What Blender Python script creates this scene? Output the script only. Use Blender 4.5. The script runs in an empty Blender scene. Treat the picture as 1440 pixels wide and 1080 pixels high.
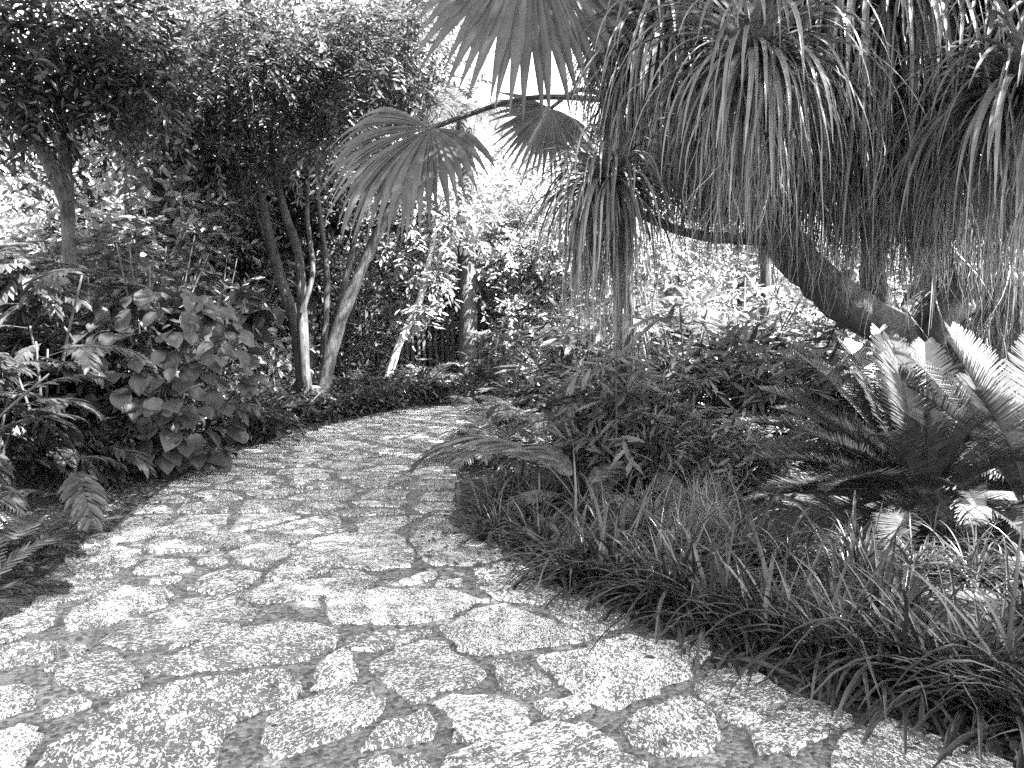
import bpy, math, random
import numpy as np
from mathutils import Vector, Matrix
R = math.radians
rng = np.random.default_rng(7)
random.seed(7)
S = bpy.context.scene
C = S.collection

# ------------------------------------------------------------------ camera
FPX, CAMZ, PITCH = 1080.0, 1.6, math.atan(85/1080)
cam = bpy.data.cameras.new('camera'); cam.sensor_width = 36; cam.lens = 27; cam.clip_end = 400; cam.clip_start = .05
co = bpy.data.objects.new('camera', cam); C.objects.link(co)
co.location = (0, 0, CAMZ); co.rotation_euler = (math.pi/2-PITCH, 0, 0)
S.camera = co

# ------------------------------------------------------------------ sky, sun, exposure
SUN_AZ, SUN_EL = 122.0, 52.0        # azimuth clockwise from the view direction
w = bpy.data.worlds.new('World'); S.world = w; w.use_nodes = True
nt = w.node_tree; nt.nodes.clear()
sk = nt.nodes.new('ShaderNodeTexSky'); sk.sky_type = 'NISHITA'; sk.sun_disc = False
sk.sun_elevation = R(SUN_EL); sk.sun_rotation = R(SUN_AZ); sk.dust_density = 2.0
bw = nt.nodes.new('ShaderNodeRGBToBW'); bg = nt.nodes.new('ShaderNodeBackground'); wo = nt.nodes.new('ShaderNodeOutputWorld')
bg.inputs['Strength'].default_value = 0.105
nt.links.new(sk.outputs[0], bw.inputs[0]); nt.links.new(bw.outputs[0], bg.inputs[0]); nt.links.new(bg.outputs[0], wo.inputs[0])
sl = bpy.data.lights.new('sun', 'SUN'); sl.energy = 5.0; sl.angle = R(.53); sl.color = (1, 1, 1)
so = bpy.data.objects.new('sun', sl); C.objects.link(so)
sd = Vector((math.sin(R(SUN_AZ))*math.cos(R(SUN_EL)), math.cos(R(SUN_AZ))*math.cos(R(SUN_EL)), math.sin(R(SUN_EL))))
so.rotation_euler = sd.to_track_quat('Z', 'Y').to_euler(); so.location = (17, -10, 26)
S.view_settings.view_transform = 'Standard'; S.view_settings.look = 'None'
S.view_settings.gamma = 1; S.view_settings.use_curve_mapping = False
S.view_settings.exposure = 3.85
S.cycles.max_bounces = 5; S.cycles.diffuse_bounces = 3; S.cycles.glossy_bounces = 2; S.cycles.transmission_bounces = 3
S.cycles.transparent_max_bounces = 4; S.cycles.caustics_reflective = False; S.cycles.caustics_refractive = False
S.cycles.use_denoising = False
S.cycles.sample_clamp_indirect = 6

def ray(px, py):
    x, y = (px-720)/FPX, -(py-540)/FPX
    c, s = math.cos(PITCH), math.sin(PITCH)
    return np.array([x, c+y*s, -s+y*c])
def G(px, py):                       # point of the ground seen there
    d = ray(px, py); t = CAMZ/-d[2]
    return np.array([d[0]*t, d[1]*t, 0.0])
def P(px, py, Y):                    # point at distance Y
    d = ray(px, py); t = Y/d[1]
    return np.array([d[0]*t, Y, CAMZ+d[2]*t])

# ------------------------------------------------------------------ materials
def newmat(name):
    m = bpy.data.materials.new(name); m.use_nodes = True
    t = m.node_tree; t.nodes.clear()
    return m, t, t.nodes.new('ShaderNodeOutputMaterial')
def N(t, kind, **kw):
    n = t.nodes.new(kind)
    for k, v in kw.items():
        if k in n.inputs: n.inputs[k].default_value = v
        else: setattr(n, k, v)
    return n
def g3(v): return (v, v, v, 1)
def leafmat(name, base, trans=.3, rough=.42, spread=.6, spec=.5):
    m, t, out = newmat(name)
    geo = N(t, 'ShaderNodeNewGeometry'); oi = N(t, 'ShaderNodeObjectInfo')
    a = N(t, 'ShaderNodeMath', operation='ADD'); t.links.new(geo.outputs['Random Per Island'], a.inputs[0]); t.links.new(oi.outputs['Random'], a.inputs[1])
    fr = N(t, 'ShaderNodeMath', operation='FRACT'); t.links.new(a.outputs[0], fr.inputs[0])
    mr = N(t, 'ShaderNodeMapRange'); mr.inputs[3].default_value = base*(1-spread); mr.inputs[4].default_value = base*(1+spread)
    t.links.new(fr.outputs[0], mr.inputs[0])
    no = N(t, 'ShaderNodeTexNoise', Scale=9.0, Detail=3.0)
    tc = N(t, 'ShaderNodeTexCoord'); t.links.new(tc.outputs['Object'], no.inputs['Vector'])
    m2 = N(t, 'ShaderNodeMapRange'); m2.inputs[1].default_value = .3; m2.inputs[2].default_value = .7; m2.inputs[3].default_value = .72; m2.inputs[4].default_value = 1.25
    t.links.new(no.outputs[0], m2.inputs[0])
    mu = N(t, 'ShaderNodeMath', operation='MULTIPLY'); t.links.new(mr.outputs[0], mu.inputs[0]); t.links.new(m2.outputs[0], mu.inputs[1])
    p = N(t, 'ShaderNodeBsdfPrincipled', Roughness=rough); p.inputs['Specular IOR Level'].default_value = spec
    t.links.new(mu.outputs[0], p.inputs['Base Color'])
    tr = N(t, 'ShaderNodeBsdfTranslucent'); t2 = N(t, 'ShaderNodeMath', operation='MULTIPLY'); t2.inputs[1].default_value = 1.5
    t.links.new(mu.outputs[0], t2.inputs[0]); t.links.new(t2.outputs[0], tr.inputs[0])
    mx = N(t, 'ShaderNodeMixShader'); mx.inputs[0].default_value = trans
    t.links.new(p.outputs[0], mx.inputs[1]); t.links.new(tr.outputs[0], mx.inputs[2]); t.links.new(mx.outputs[0], out.inputs[0])
    return m
def barkmat(name, lo, hi, sc=6, stretch=.18, bump=.6, rough=.85):
    m, t, out = newmat(name)
    tc = N(t, 'ShaderNodeTexCoord'); mp = N(t, 'ShaderNodeMapping'); mp.inputs['Scale'].default_value = (1, 1, stretch)
    t.links.new(tc.outputs['Object'], mp.inputs[0])
    n1 = N(t, 'ShaderNodeTexNoise', Scale=sc*3.0, Detail=6.0, Roughness=.65); t.links.new(mp.outputs[0], n1.inputs['Vector'])
    n2 = N(t, 'ShaderNodeTexNoise', Scale=sc*.5, Detail=3.0); t.links.new(tc.outputs['Object'], n2.inputs['Vector'])
    ad = N(t, 'ShaderNodeMath', operation='ADD'); t.links.new(n1.outputs[0], ad.inputs[0]); t.links.new(n2.outputs[0], ad.inputs[1])
    mr = N(t, 'ShaderNodeMapRange'); mr.inputs[1].default_value = .75; mr.inputs[2].default_value = 1.3; mr.inputs[3].default_value = lo; mr.inputs[4].default_value = hi
    t.links.new(ad.outputs[0], mr.inputs[0])
    p = N(t, 'ShaderNodeBsdfPrincipled', Roughness=rough); t.links.new(mr.outputs[0], p.inputs['Base Color'])
    b = N(t, 'ShaderNodeBump', Strength=bump, Distance=.03); t.links.new(n1.outputs[0], b.inputs['Height']); t.links.new(b.outputs[0], p.inputs['Normal'])
    t.links.new(p.outputs[0], out.inputs[0])
    return m
def stonemat():
    m, t, out = newmat('coral_stone')
    tc = N(t, 'ShaderNodeTexCoord'); oi = N(t, 'ShaderNodeObjectInfo')
    rot = N(t, 'ShaderNodeVectorRotate', rotation_type='Z_AXIS'); t.links.new(tc.outputs['Object'], rot.inputs['Vector'])
    ang = N(t, 'ShaderNodeMath', operation='MULTIPLY'); ang.inputs[1].default_value = 6.28; t.links.new(oi.outputs['Random'], ang.inputs[0]); t.links.new(ang.outputs[0], rot.inputs['Angle'])
    mp = N(t, 'ShaderNodeMapping'); mp.inputs['Scale'].default_value = (1, 1.7, 1); t.links.new(rot.outputs[0], mp.inputs[0])
    off = N(t, 'ShaderNodeVectorMath', operation='ADD'); cmb = N(t, 'ShaderNodeCombineXYZ')
    big = N(t, 'ShaderNodeMath', operation='MULTIPLY'); big.inputs[1].default_value = 37.0; t.links.new(oi.outputs['Random'], big.inputs[0]); t.links.new(big.outputs[0], cmb.inputs[0])
    gs = N(t, 'ShaderNodeMath', operation='MULTIPLY'); gs.inputs[1].default_value = 23.3; t.links.new(oi.outputs['Random'], gs.inputs[0]); gf = N(t, 'ShaderNodeMath', operation='FRACT'); t.links.new(gs.outputs[0], gf.inputs[0])
    gm = N(t, 'ShaderNodeMapRange'); gm.inputs[3].default_value = .9; gm.inputs[4].default_value = 1.7; t.links.new(gf.outputs[0], gm.inputs[0])
    sv = N(t, 'ShaderNodeVectorMath', operation='SCALE'); t.links.new(mp.outputs[0], sv.inputs[0]); t.links.new(gm.outputs[0], sv.inputs['Scale'])
    t.links.new(sv.outputs[0], off.inputs[0]); t.links.new(cmb.outputs[0], off.inputs[1])
    n1 = N(t, 'ShaderNodeTexNoise', Scale=34.0, Detail=4.0, Roughness=.6, Distortion=1.3); t.links.new(off.outputs[0], n1.inputs['Vector'])
    n2 = N(t, 'ShaderNodeTexNoise', Scale=4.0, Detail=3.0); t.links.new(off.outputs[0], n2.inputs['Vector'])
    n3 = N(t, 'ShaderNodeTexNoise', Scale=120.0, Detail=3.0); t.links.new(off.outputs[0], n3.inputs['Vector'])
    # pits: threshold shifted by patches and by stone
    sh = N(t, 'ShaderNodeMapRange'); sh.inputs[1].default_value = .3; sh.inputs[2].default_value = .7; sh.inputs[3].default_value = -.075; sh.inputs[4].default_value = .035
    t.links.new(n2.outputs[0], sh.inputs[0])
    s1 = N(t, 'ShaderNodeMath', operation='ADD'); t.links.new(n1.outputs[0], s1.inputs[0]); t.links.new(sh.outputs[0], s1.inputs[1])
    fr = N(t, 'ShaderNodeMath', operation='MULTIPLY'); fr.inputs[1].default_value = 7.31; t.links.new(oi.outputs['Random'], fr.inputs[0])
    f2 = N(t, 'ShaderNodeMath', operation='FRACT'); t.links.new(fr.outputs[0], f2.inputs[0])
    f3 = N(t, 'ShaderNodeMapRange'); f3.inputs[3].default_value = -.035; f3.inputs[4].default_value = .02; t.links.new(f2.outputs[0], f3.inputs[0])
    s2 = N(t, 'ShaderNodeMath', operation='ADD'); t.links.new(s1.outputs[0], s2.inputs[0]); t.links.new(f3.outputs[0], s2.inputs[1])
    pit = N(t, 'ShaderNodeMapRange', interpolation_type='SMOOTHSTEP'); pit.inputs[1].default_value = .425; pit.inputs[2].default_value = .5
    t.links.new(s2.outputs[0], pit.inputs[0])
    cr = N(t, 'ShaderNodeMapRange'); cr.inputs[3].default_value = .12; cr.inputs[4].default_value = .7; t.links.new(pit.outputs[0], cr.inputs[0])
    fi = N(t, 'ShaderNodeMapRange'); fi.inputs[1].default_value = .3; fi.inputs[2].default_value = .7; fi.inputs[3].default_value = .75; fi.inputs[4].default_value = 1.15; t.links.new(n3.outputs[0], fi.inputs[0])
    mu = N(t, 'ShaderNodeMath', operation='MULTIPLY'); t.links.new(cr.outputs[0], mu.inputs[0]); t.links.new(fi.outputs[0], mu.inputs[1])
    wn = N(t, 'ShaderNodeTexNoise', Scale=1.7, Detail=6.0, Roughness=.6); t.links.new(tc.outputs['Generated'], wn.inputs['Vector'])   # wear and stains
    wr = N(t, 'ShaderNodeMapRange'); wr.inputs[1].default_value = .35; wr.inputs[2].default_value = .62; wr.inputs[3].default_value = .74; wr.inputs[4].default_value = 1.05; t.links.new(wn.outputs[0], wr.inputs[0])
    f4 = N(t, 'ShaderNodeMath', operation='MULTIPLY'); f4.inputs[1].default_value = 13.7; t.links.new(oi.outputs['Random'], f4.inputs[0]); f5 = N(t, 'ShaderNodeMath', operation='FRACT'); t.links.new(f4.outputs[0], f5.inputs[0])
    f6 = N(t, 'ShaderNodeMapRange'); f6.inputs[3].default_value = .8; f6.inputs[4].default_value = 1.08; t.links.new(f5.outputs[0], f6.inputs[0])
    m3 = N(t, 'ShaderNodeMath', operation='MULTIPLY'); t.links.new(wr.outputs[0], m3.inputs[0]); t.links.new(f6.outputs[0], m3.inputs[1])
    m4 = N(t, 'ShaderNodeMath', operation='MULTIPLY'); t.links.new(mu.outputs[0], m4.inputs[0]); t.links.new(m3.outputs[0], m4.inputs[1])
    p = N(t, 'ShaderNodeBsdfPrincipled', Roughness=.9); t.links.new(m4.outputs[0], p.inputs['Base Color'])
    b = N(t, 'ShaderNodeBump', Strength=.9, Distance=.012); t.links.new(pit.outputs[0], b.inputs['Height']); t.links.new(b.outputs[0], p.inputs['Normal'])
    t.links.new(p.outputs[0], out.inputs[0])
    return m
def mortarmat():
    m, t, out = newmat('pebbly_mortar')
    tc = N(t, 'ShaderNodeTexCoord')
    v = N(t, 'ShaderNodeTexVoronoi', Scale=50.0); t.links.new(tc.outputs['Object'], v.inputs['Vector'])
    gr = N(t, 'ShaderNodeTexNoise', Scale=160.0, Detail=4.0, Roughness=.75); t.links.new(tc.outputs['Object'], gr.inputs['Vector'])
    ga = N(t, 'ShaderNodeMath', operation='ADD')
    bwn = N(t, 'ShaderNodeRGBToBW'); t.links.new(v.outputs['Color'], bwn.inputs[0])
    n = N(t, 'ShaderNodeTexNoise', Scale=3.0, Detail=5.0); t.links.new(tc.outputs['Object'], n.inputs['Vector'])
    a = N(t, 'ShaderNodeMapRange'); a.inputs[1].default_value = .55; a.inputs[2].default_value = 1.45; a.inputs[3].default_value = .03; a.inputs[4].default_value = .225; t.links.new(bwn.outputs[0], ga.inputs[0]); t.links.new(gr.outputs[0], ga.inputs[1]); t.links.new(ga.outputs[0], a.inputs[0])
    b = N(t, 'ShaderNodeMapRange'); b.inputs[1].default_value = .3; b.inputs[2].default_value = .7; b.inputs[3].default_value = .6; b.inputs[4].default_value = 1.3; t.links.new(n.outputs[0], b.inputs[0])
    mu = N(t, 'ShaderNodeMath', operation='MULTIPLY'); t.links.new(a.outputs[0], mu.inputs[0]); t.links.new(b.outputs[0], mu.inputs[1])
    p = N(t, 'ShaderNodeBsdfPrincipled', Roughness=.85); t.links.new(mu.outputs[0], p.inputs['Base Color'])
    bm = N(t, 'ShaderNodeBump', Strength=.8, Distance=.01, invert=True); t.links.new(v.outputs['Distance'], bm.inputs['Height']); t.links.new(bm.outputs[0], p.inputs['Normal'])
    t.links.new(p.outputs[0], out.inputs[0])
    return m
def groundmat():
    m, t, out = newmat('mulch_soil')
    tc = N(t, 'ShaderNodeTexCoord')
    n = N(t, 'ShaderNodeTexNoise', Scale=1.2, Detail=8.0, Roughness=.7); t.links.new(tc.outputs['Object'], n.inputs['Vector'])
    v = N(t, 'ShaderNodeTexVoronoi', Scale=28.0); t.links.new(tc.outputs['Object'], v.inputs['Vector'])
    bwn = N(t, 'ShaderNodeRGBToBW'); t.links.new(v.outputs['Color'], bwn.inputs[0])
    a = N(t, 'ShaderNodeMapRange'); a.inputs[1].default_value = .2; a.inputs[3].default_value = .02; a.inputs[4].default_value = .09; t.links.new(bwn.outputs[0], a.inputs[0])
    b = N(t, 'ShaderNodeMapRange'); b.inputs[1].default_value = .3; b.inputs[2].default_value = .7; b.inputs[3].default_value = .6; b.inputs[4].default_value = 1.4; t.links.new(n.outputs[0], b.inputs[0])
    mu = N(t, 'ShaderNodeMath', operation='MULTIPLY'); t.links.new(a.outputs[0], mu.inputs[0]); t.links.new(b.outputs[0], mu.inputs[1])
    p = N(t, 'ShaderNodeBsdfPrincipled', Roughness=.95); t.links.new(mu.outputs[0], p.inputs['Base Color'])
    bm = N(t, 'ShaderNodeBump', Strength=.8, Distance=.03); t.links.new(v.outputs['Distance'], bm.inputs['Height']); t.links.new(bm.outputs[0], p.inputs['Normal'])
    t.links.new(p.outputs[0], out.inputs[0])
    return m
M = dict(
    leaf_dark=leafmat('dark_leaf', .028, .3, .34), leaf=leafmat('green_leaf', .048, .3, .34), leaf_sunlit=leafmat('sunlit_leaf', .21, .4),  # light leaf colour raised so that foliage reads as sunlit
    strap=leafmat('strap_leaf', .135, .15, .36, .5), grass=leafmat('border_grass_blade', .045, .15, .27, .6), sunlit_grass=leafmat('sunlit_grass_blade', .2, .3, .4),  # pale blades take the sunlit look into their colour
    broad=leafmat('broad_leaf', .042, .2, .4, .35), fan=leafmat('palm_fan_leaf', .095, .42, .38, .3), cycad=leafmat('cycad_leaflet', .052, .15, .3, .25),
    bed_leaf=leafmat('glossy_bed_leaf', .085, .3, .3),
    pale_frond=leafmat('pale_frond_leaf', .16, .3, .4, .3),
    dry=leafmat('dry_leaf', .2, .25, .7, .5, .2), litter=leafmat('fallen_leaf', .1, .1, .8, .7, .2),
    bark=barkmat('dark_bark', .025, .09), bark_mid=barkmat('grey_bark', .008, .085, 9, .12, 1.0), bark_pale=barkmat('pale_bark', .3, .55, 4), bark_palm=barkmat('palm_bark', .03, .08, 5, 3.0),
    bark_pony=barkmat('rough_dark_bark', .02, .09, 9, .6, .9), wood=barkmat('weathered_picket', .05, .12),
    stone=stonemat(), mortar=mortarmat(), soil=groundmat(), white=leafmat('white_petal', .7, .2, .6, .1))

# ------------------------------------------------------------------ mesh tools
def unit(a):
    return a/np.maximum(np.linalg.norm(a, axis=-1, keepdims=True), 1e-9)
class MB:
    def __init__(s): s.V, s.Q, s.T, s.n = [], [], [], 0
    def add(s, V, Q=None, T=None):
        V = np.asarray(V, float).reshape(-1, 3)
        if Q is not None and len(Q): s.Q.append(np.asarray(Q).reshape(-1, 4)+s.n)
        if T is not None and len(T): s.T.append(np.asarray(T).reshape(-1, 3)+s.n)
        s.V.append(V); s.n += len(V); return s
    def mesh(s, name, mat, smooth=True):
        me = bpy.data.meshes.new(name)
        V = np.concatenate(s.V)
        Q = np.concatenate(s.Q) if s.Q else np.zeros((0, 4), int); T = np.concatenate(s.T) if s.T else np.zeros((0, 3), int)
        li = np.concatenate([Q.ravel(), T.ravel()]).astype(np.int32)
        tot = np.concatenate([np.full(len(Q), 4), np.full(len(T), 3)]).astype(np.int32)
        st = np.concatenate([[0], np.cumsum(tot)[:-1]]).astype(np.int32)
        me.vertices.add(len(V)); me.vertices.foreach_set('co', V.astype(np.float32).ravel())
        me.loops.add(len(li)); me.loops.foreach_set('vertex_index', li)
        me.polygons.add(len(tot)); me.polygons.foreach_set('loop_start', st); me.polygons.foreach_set('loop_total', tot)
        me.polygons.foreach_set('use_smooth', np.full(len(tot), smooth))
        me.materials.append(M[mat]); me.update(calc_edges=True)
        return me
def link(name, me, parent=None, loc=(0, 0, 0), rot=(0, 0, 0), sc=1, kind=None):
    o = bpy.data.objects.new(name, me); C.objects.link(o)
    o.location = loc; o.rotation_euler = rot
    o.scale = (sc, sc, sc) if np.isscalar(sc) else sc
    if parent: o.parent = parent
    if kind: o['kind'] = kind
    return o
def tag(o, label, cat, group=None):
    o['label'] = label; o['category'] = cat
    if group: o['group'] = group
    return o
def thing(name, label, cat, loc=(0, 0, 0), group=None, rz=0):
    o = link(name, None, None, loc, (0, 0, rz)); o.empty_display_size = .2
    return tag(o, label, cat, group)
def dup(root, loc, rz, label, group=None, sc=1):
    r = root.copy(); C.objects.link(r); r.location = loc; r.rotation_euler = (0, 0, rz); r.scale = (sc, sc, sc); r['label'] = label
    if group: r['group'] = group
    for ch in root.children:
        c = ch.copy(); C.objects.link(c); c.parent = r
        for g in ch.children:
            d = g.copy(); C.objects.link(d); d.parent = c
    return r

def ribbons(P0, D0, L, W, nseg=6, grav=1.0, prof=None, fold=.25, wave=0.0, flat=False, side=None, roll=0.0, gk=0.0):
    n = len(P0); L = np.broadcast_to(L, n).astype(float); W = np.broadcast_to(W, n).astype(float); grav = np.broadcast_to(grav, n).astype(float)
    p = np.array(P0, float); d = unit(np.array(D0, float))
    if side is None:
        s = np.cross(d, [0, 0, 1.0]); bad = np.linalg.norm(s, axis=1) < .1
        s[bad] = np.cross(d[bad], [1.0, .3, 0]); s = unit(s)
        if roll:
            a = rng.normal(0, roll, n)[:, None]; s = unit(s*np.cos(a)+np.cross(d, s)*np.sin(a))
    else: s = unit(np.array(side, float))
    prof = prof or (lambda t: (1-t**3)*min(1, .6+4*t))
    step = L/nseg; rings = []
    for k in range(nseg+1):
        t = k/nseg; w = (W*max(prof(t), .02))[:, None]
        s = unit(s-d*np.sum(s*d, 1, keepdims=True)); nr = np.cross(s, d)
        if flat: rings.append(np.stack([p-s*w/2, p+s*w/2], 1))
        else: rings.append(np.stack([p-s*w/2+nr*fold*w, p, p+s*w/2+nr*fold*w], 1))
        d = d+np.array([0, 0, -1.0])*(grav*step*(1-gk+2*gk*t))[:, None]
        if wave: d = d+rng.normal(0, wave, (n, 3))*step[:, None]
        d = unit(d); p = p+d*step[:, None]
    V = np.stack(rings, 1); m = V.shape[2]; V = V.reshape(n, -1, 3)
    f = []
    for k in range(nseg):
        for j in range(m-1):
            a = k*m+j; f.append([a, a+1, a+m+1, a+m])
    F = (np.array(f)[None]+(np.arange(n)*(nseg+1)*m)[:, None, None]).reshape(-1, 4)
    return V.reshape(-1, 3), F
DIAMOND = (np.array([[0, 0, 0], [-.5, .45, .12], [0, 1, -.1], [.5, .45, .12]]), None, np.array([[0, 2, 1], [0, 3, 2]]))
HEX = (np.array([[0, 0, 0], [-.36, .25, .12], [-.42, .62, .1], [0, 1, -.12], [.42, .62, .1], [.36, .25, .12]]), np.array([[0, 3, 2, 1], [0, 5, 4, 3]]), None)
def scatter(tpl, Pn, axis, nrm, L, W):
    V, Q, T = tpl; n = len(Pn)
    y = unit(axis); x = unit(np.cross(y, nrm)); z = np.cross(x, y)
    L = np.broadcast_to(L, n)[:, None, None]; W = np.broadcast_to(W, n)[:, None, None]
    out = Pn[:, None]+x[:, None]*V[None, :, 0:1]*W+y[:, None]*V[None, :, 1:2]*L+z[:, None]*V[None, :, 2:3]*W
    off = (np.arange(n)*len(V))[:, None, None]
    return out.reshape(-1, 3), (None if Q is None else (Q[None]+off).reshape(-1, 4)), (None if T is None else (T[None]+off).reshape(-1, 3))
def rand_dir(n, up=0.0):
    d = rng.normal(size=(n, 3)); d[:, 2] += up; return unit(d)
def sprays(mb, base, dirs, length, m, lL, lW, tpl=DIAMOND, droop=.5, ang=.9, jit=.35, twig=.006):
    n = len(base); length = np.broadcast_to(length, n)
    dirs = unit(np.array(dirs, float)); sid = unit(np.cross(dirs, np.array([0, 0, 1.0])+rng.normal(0, .3, (n, 3)))); up = np.cross(sid, dirs)
    t = np.linspace(.12, 1, m)
    p = base[:, None]+dirs[:, None]*(t[None, :, None]*length[:, None, None]); p[:, :, 2] -= droop*length[:, None]*t[None]**2*.6
    sg = np.where(np.arange(m) % 2 == 0, 1, -1)[None, :, None]
    ax = dirs[:, None]*math.cos(ang)+sid[:, None]*sg*math.sin(ang)+rng.normal(0, jit, (n, m, 3)); ax[:, :, 2] -= droop*.5
    nr = up[:, None]+rng.normal(0, jit, (n, m, 3))
    k = n*m; sc = rng.uniform(.65, 1.25, k)
    mb.add(*scatter(tpl, p.reshape(k, 3), ax.reshape(k, 3), nr.reshape(k, 3), lL*sc, lW*sc))
    if twig: mb.add(*ribbons(base, dirs, length*.95, twig, 2, droop*.8/np.maximum(length, .1), flat=True))
    return mb
def smooth_path(pts, rad, sub=5):
    pts = np.array(pts, float); n = len(pts); out = []; ro = []
    for i in range(n-1):
        p0, p1, p2, p3 = pts[max(i-1, 0)], pts[i], pts[i+1], pts[min(i+2, n-1)]
        for k in range(sub):
            t = k/sub
            out.append(.5*((2*p1)+(-p0+p2)*t+(2*p0-5*p1+4*p2-p3)*t*t+(-p0+3*p1-3*p2+p3)*t**3)); ro.append(rad[i]*(1-t)+rad[i+1]*t)
    out.append(pts[-1]); ro.append(rad[-1])
    return np.array(out), np.array(ro)
def tube(mb, pts, rad, ns=10, rough=.06, sub=5, flare=0):
    p, r = smooth_path(pts, rad, sub); n = len(p)
    tan = unit(np.gradient(p, axis=0)); u = np.cross(tan[0], [.31, .9, .2]); u /= np.linalg.norm(u)
    rings = []
    for k in range(n):
        u = u-tan[k]*np.dot(u, tan[k]); u /= np.linalg.norm(u); v = np.cross(tan[k], u)
        a = np.arange(ns)/ns*2*math.pi
        rr = r[k]*(1+rng.normal(0, rough, ns)+rough*1.5*np.sin(a*3+k*.15))
        rings.append(p[k]+(np.cos(a)*rr)[:, None]*u+(np.sin(a)*rr)[:, None]*v)
    V = np.concatenate(rings); F = []
    for k in range(n-1):
        for j in range(ns): F.append([k*ns+j, k*ns+(j+1) % ns, (k+1)*ns+(j+1) % ns, (k+1)*ns+j])
    V = np.concatenate([V, [p[-1]]]); T = [[(n-1)*ns+j, (n-1)*ns+(j+1) % ns, n*ns] for j in range(ns)]
    mb.add(V, F, T); return p, r
def rel(pts, o): return [np.asarray(p)-np.asarray(o) for p in pts]

# pinnate frond in local space: starts at the origin, runs along +Y, arches down
def frond(name, mat, L, nl, ll, lw, arch=.8, ang=1.15, vee=.3, droop=.0, bare=.15, nseg=1, jit=.05, rach=.012, tip=.35, leafprof=None):
    k = 24; a = np.linspace(0, 1, k+1); th = -arch*a**1.4
    step = L/k; pts = np.zeros((k+1, 3))
    for i in range(k): pts[i+1] = pts[i]+step*np.array([0, math.cos(th[i]), math.sin(th[i])])
    mb = MB()
    tan = np.stack([np.zeros(k+1), np.cos(th), np.sin(th)], 1)
    sx = np.array([1.0, 0, 0]); w = rach*(1-a*.8)
    up = np.cross(sx, tan)
    ringv = np.stack([pts-sx*w[:, None]/2, pts+up*w[:, None]*.5, pts+sx*w[:, None]/2, pts-up*w[:, None]*.5], 1).reshape(-1, 3)
    F = [[i*4+j, i*4+(j+1) % 4, i*4+4+(j+1) % 4, i*4+4+j] for i in range(k) for j in range(4)]
    mb.add(ringv, F)
    t = np.linspace(bare, .995, nl)
    bp = np.stack([np.interp(t, a, pts[:, c]) for c in range(3)], 1); bt = np.stack([np.interp(t, a, tan[:, c]) for c in range(3)], 1); bu = np.cross(sx, bt)
    s = (t-bare)/(1-bare); ln = ll*np.minimum(1, .35+s*4)*np.where(s > .55, 1-(1-tip)*((s-.55)/.45)**1.3, 1)
    for sg in (-1, 1):
        an = ang*(1-.45*s**2)
        d = bt*np.cos(an)[:, None]+sx*sg*np.sin(an)[:, None]*math.cos(vee)+bu*(np.sin(an)*math.sin(vee))[:, None]+rng.normal(0, jit, (nl, 3))
        sd_ = unit(np.cross(d, bu+sx*(-sg)*.0))
        mb.add(*ribbons(bp, d, ln*rng.uniform(.9, 1.08, nl), lw, nseg, droop, fold=.2, side=sd_, flat=(nseg == 1), prof=leafprof or (lambda q: 1-.75*q)))
    return mb.mesh(name, mat)
def place_frond(me, root, az, el, sc=1, loc=(0, 0, 0), roll=0, name='frond'):
    return link(name, me, root, loc, (el, roll, -az), sc)     # az clockwise from +Y

# ------------------------------------------------------------------ ground and path
mb = MB(); g = np.linspace(-1, 1, 41); g = np.sign(g)*np.abs(g)**2.2*160
X, Y = np.meshgrid(g, g); Z = np.zeros_like(X)
dd = np.hypot(X, Y); Z += np.where(dd > 40, -0.02*(dd-40)*0, 0)
V = np.stack([X, Y, Z], -1).reshape(-1, 3); F = [[r_*41+c_, r_*41+c_+1, (r_+1)*41+c_+1, (r_+1)*41+c_] for r_ in range(40) for c_ in range(40)]
link('ground', mb.add(V, F).mesh('ground', 'soil'), kind='structure')

left_e = [np.array([-1.6, -4, 0]), np.array([-2.1, 0, 0]), np.array([-2.5, 2.5, 0])]+[G(*q) for q in ((0, 858), (60, 815), (130, 765), (190, 715), (260, 668), (345, 632), (420, 608), (500, 590), (560, 578))]+[np.array([-.6, 15.2, 0]), np.array([1.6, 16.3, 0]), np.array([5, 17, 0])]
right_e = [np.array([3.3, -4, 0]), np.array([2.7, 0, 0]), np.array([2.2, 2.2, 0])]+[G(*q) for q in ((1440, 1080), (1200, 1020), (1000, 935), (880, 865), (800, 825), (720, 775), (655, 745), (648, 700), (645, 665), (645, 640), (650, 615), (665, 598))]+[np.array([.6, 13.2, 0]), np.array([2.6, 14, 0]), np.array([5, 14.5, 0])]
def resample(pts, n):
    p, _ = smooth_path(pts, [1]*len(pts), 6)
    d = np.concatenate([[0], np.cumsum(np.linalg.norm(np.diff(p, axis=0), axis=1))]); t = np.linspace(0, d[-1], n)
    return np.stack([np.interp(t, d, p[:, c]) for c in range(3)], 1)
LE, RE = resample(left_e, 60), resample(right_e, 60)
LE[:, :2] += rng.normal(0, .025, (60, 2)); RE[:, :2] += rng.normal(0, .025, (60, 2))
V = []; 
for i in range(60):
    for j in range(7):
        q = LE[i]*(1-j/6)+RE[i]*j/6; V.append([q[0], q[1], .004])
F = [[i*7+j, i*7+j+1, i*7+j+8, i*7+j+7] for i in range(59) for j in range(6)]
path = link('path', MB().add(V, F).mesh('path', 'mortar'), kind='structure')
def edge_x(E, y):
    i = np.argsort(E[:, 1]); return np.interp(y, E[i, 1], E[i, 0])

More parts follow.
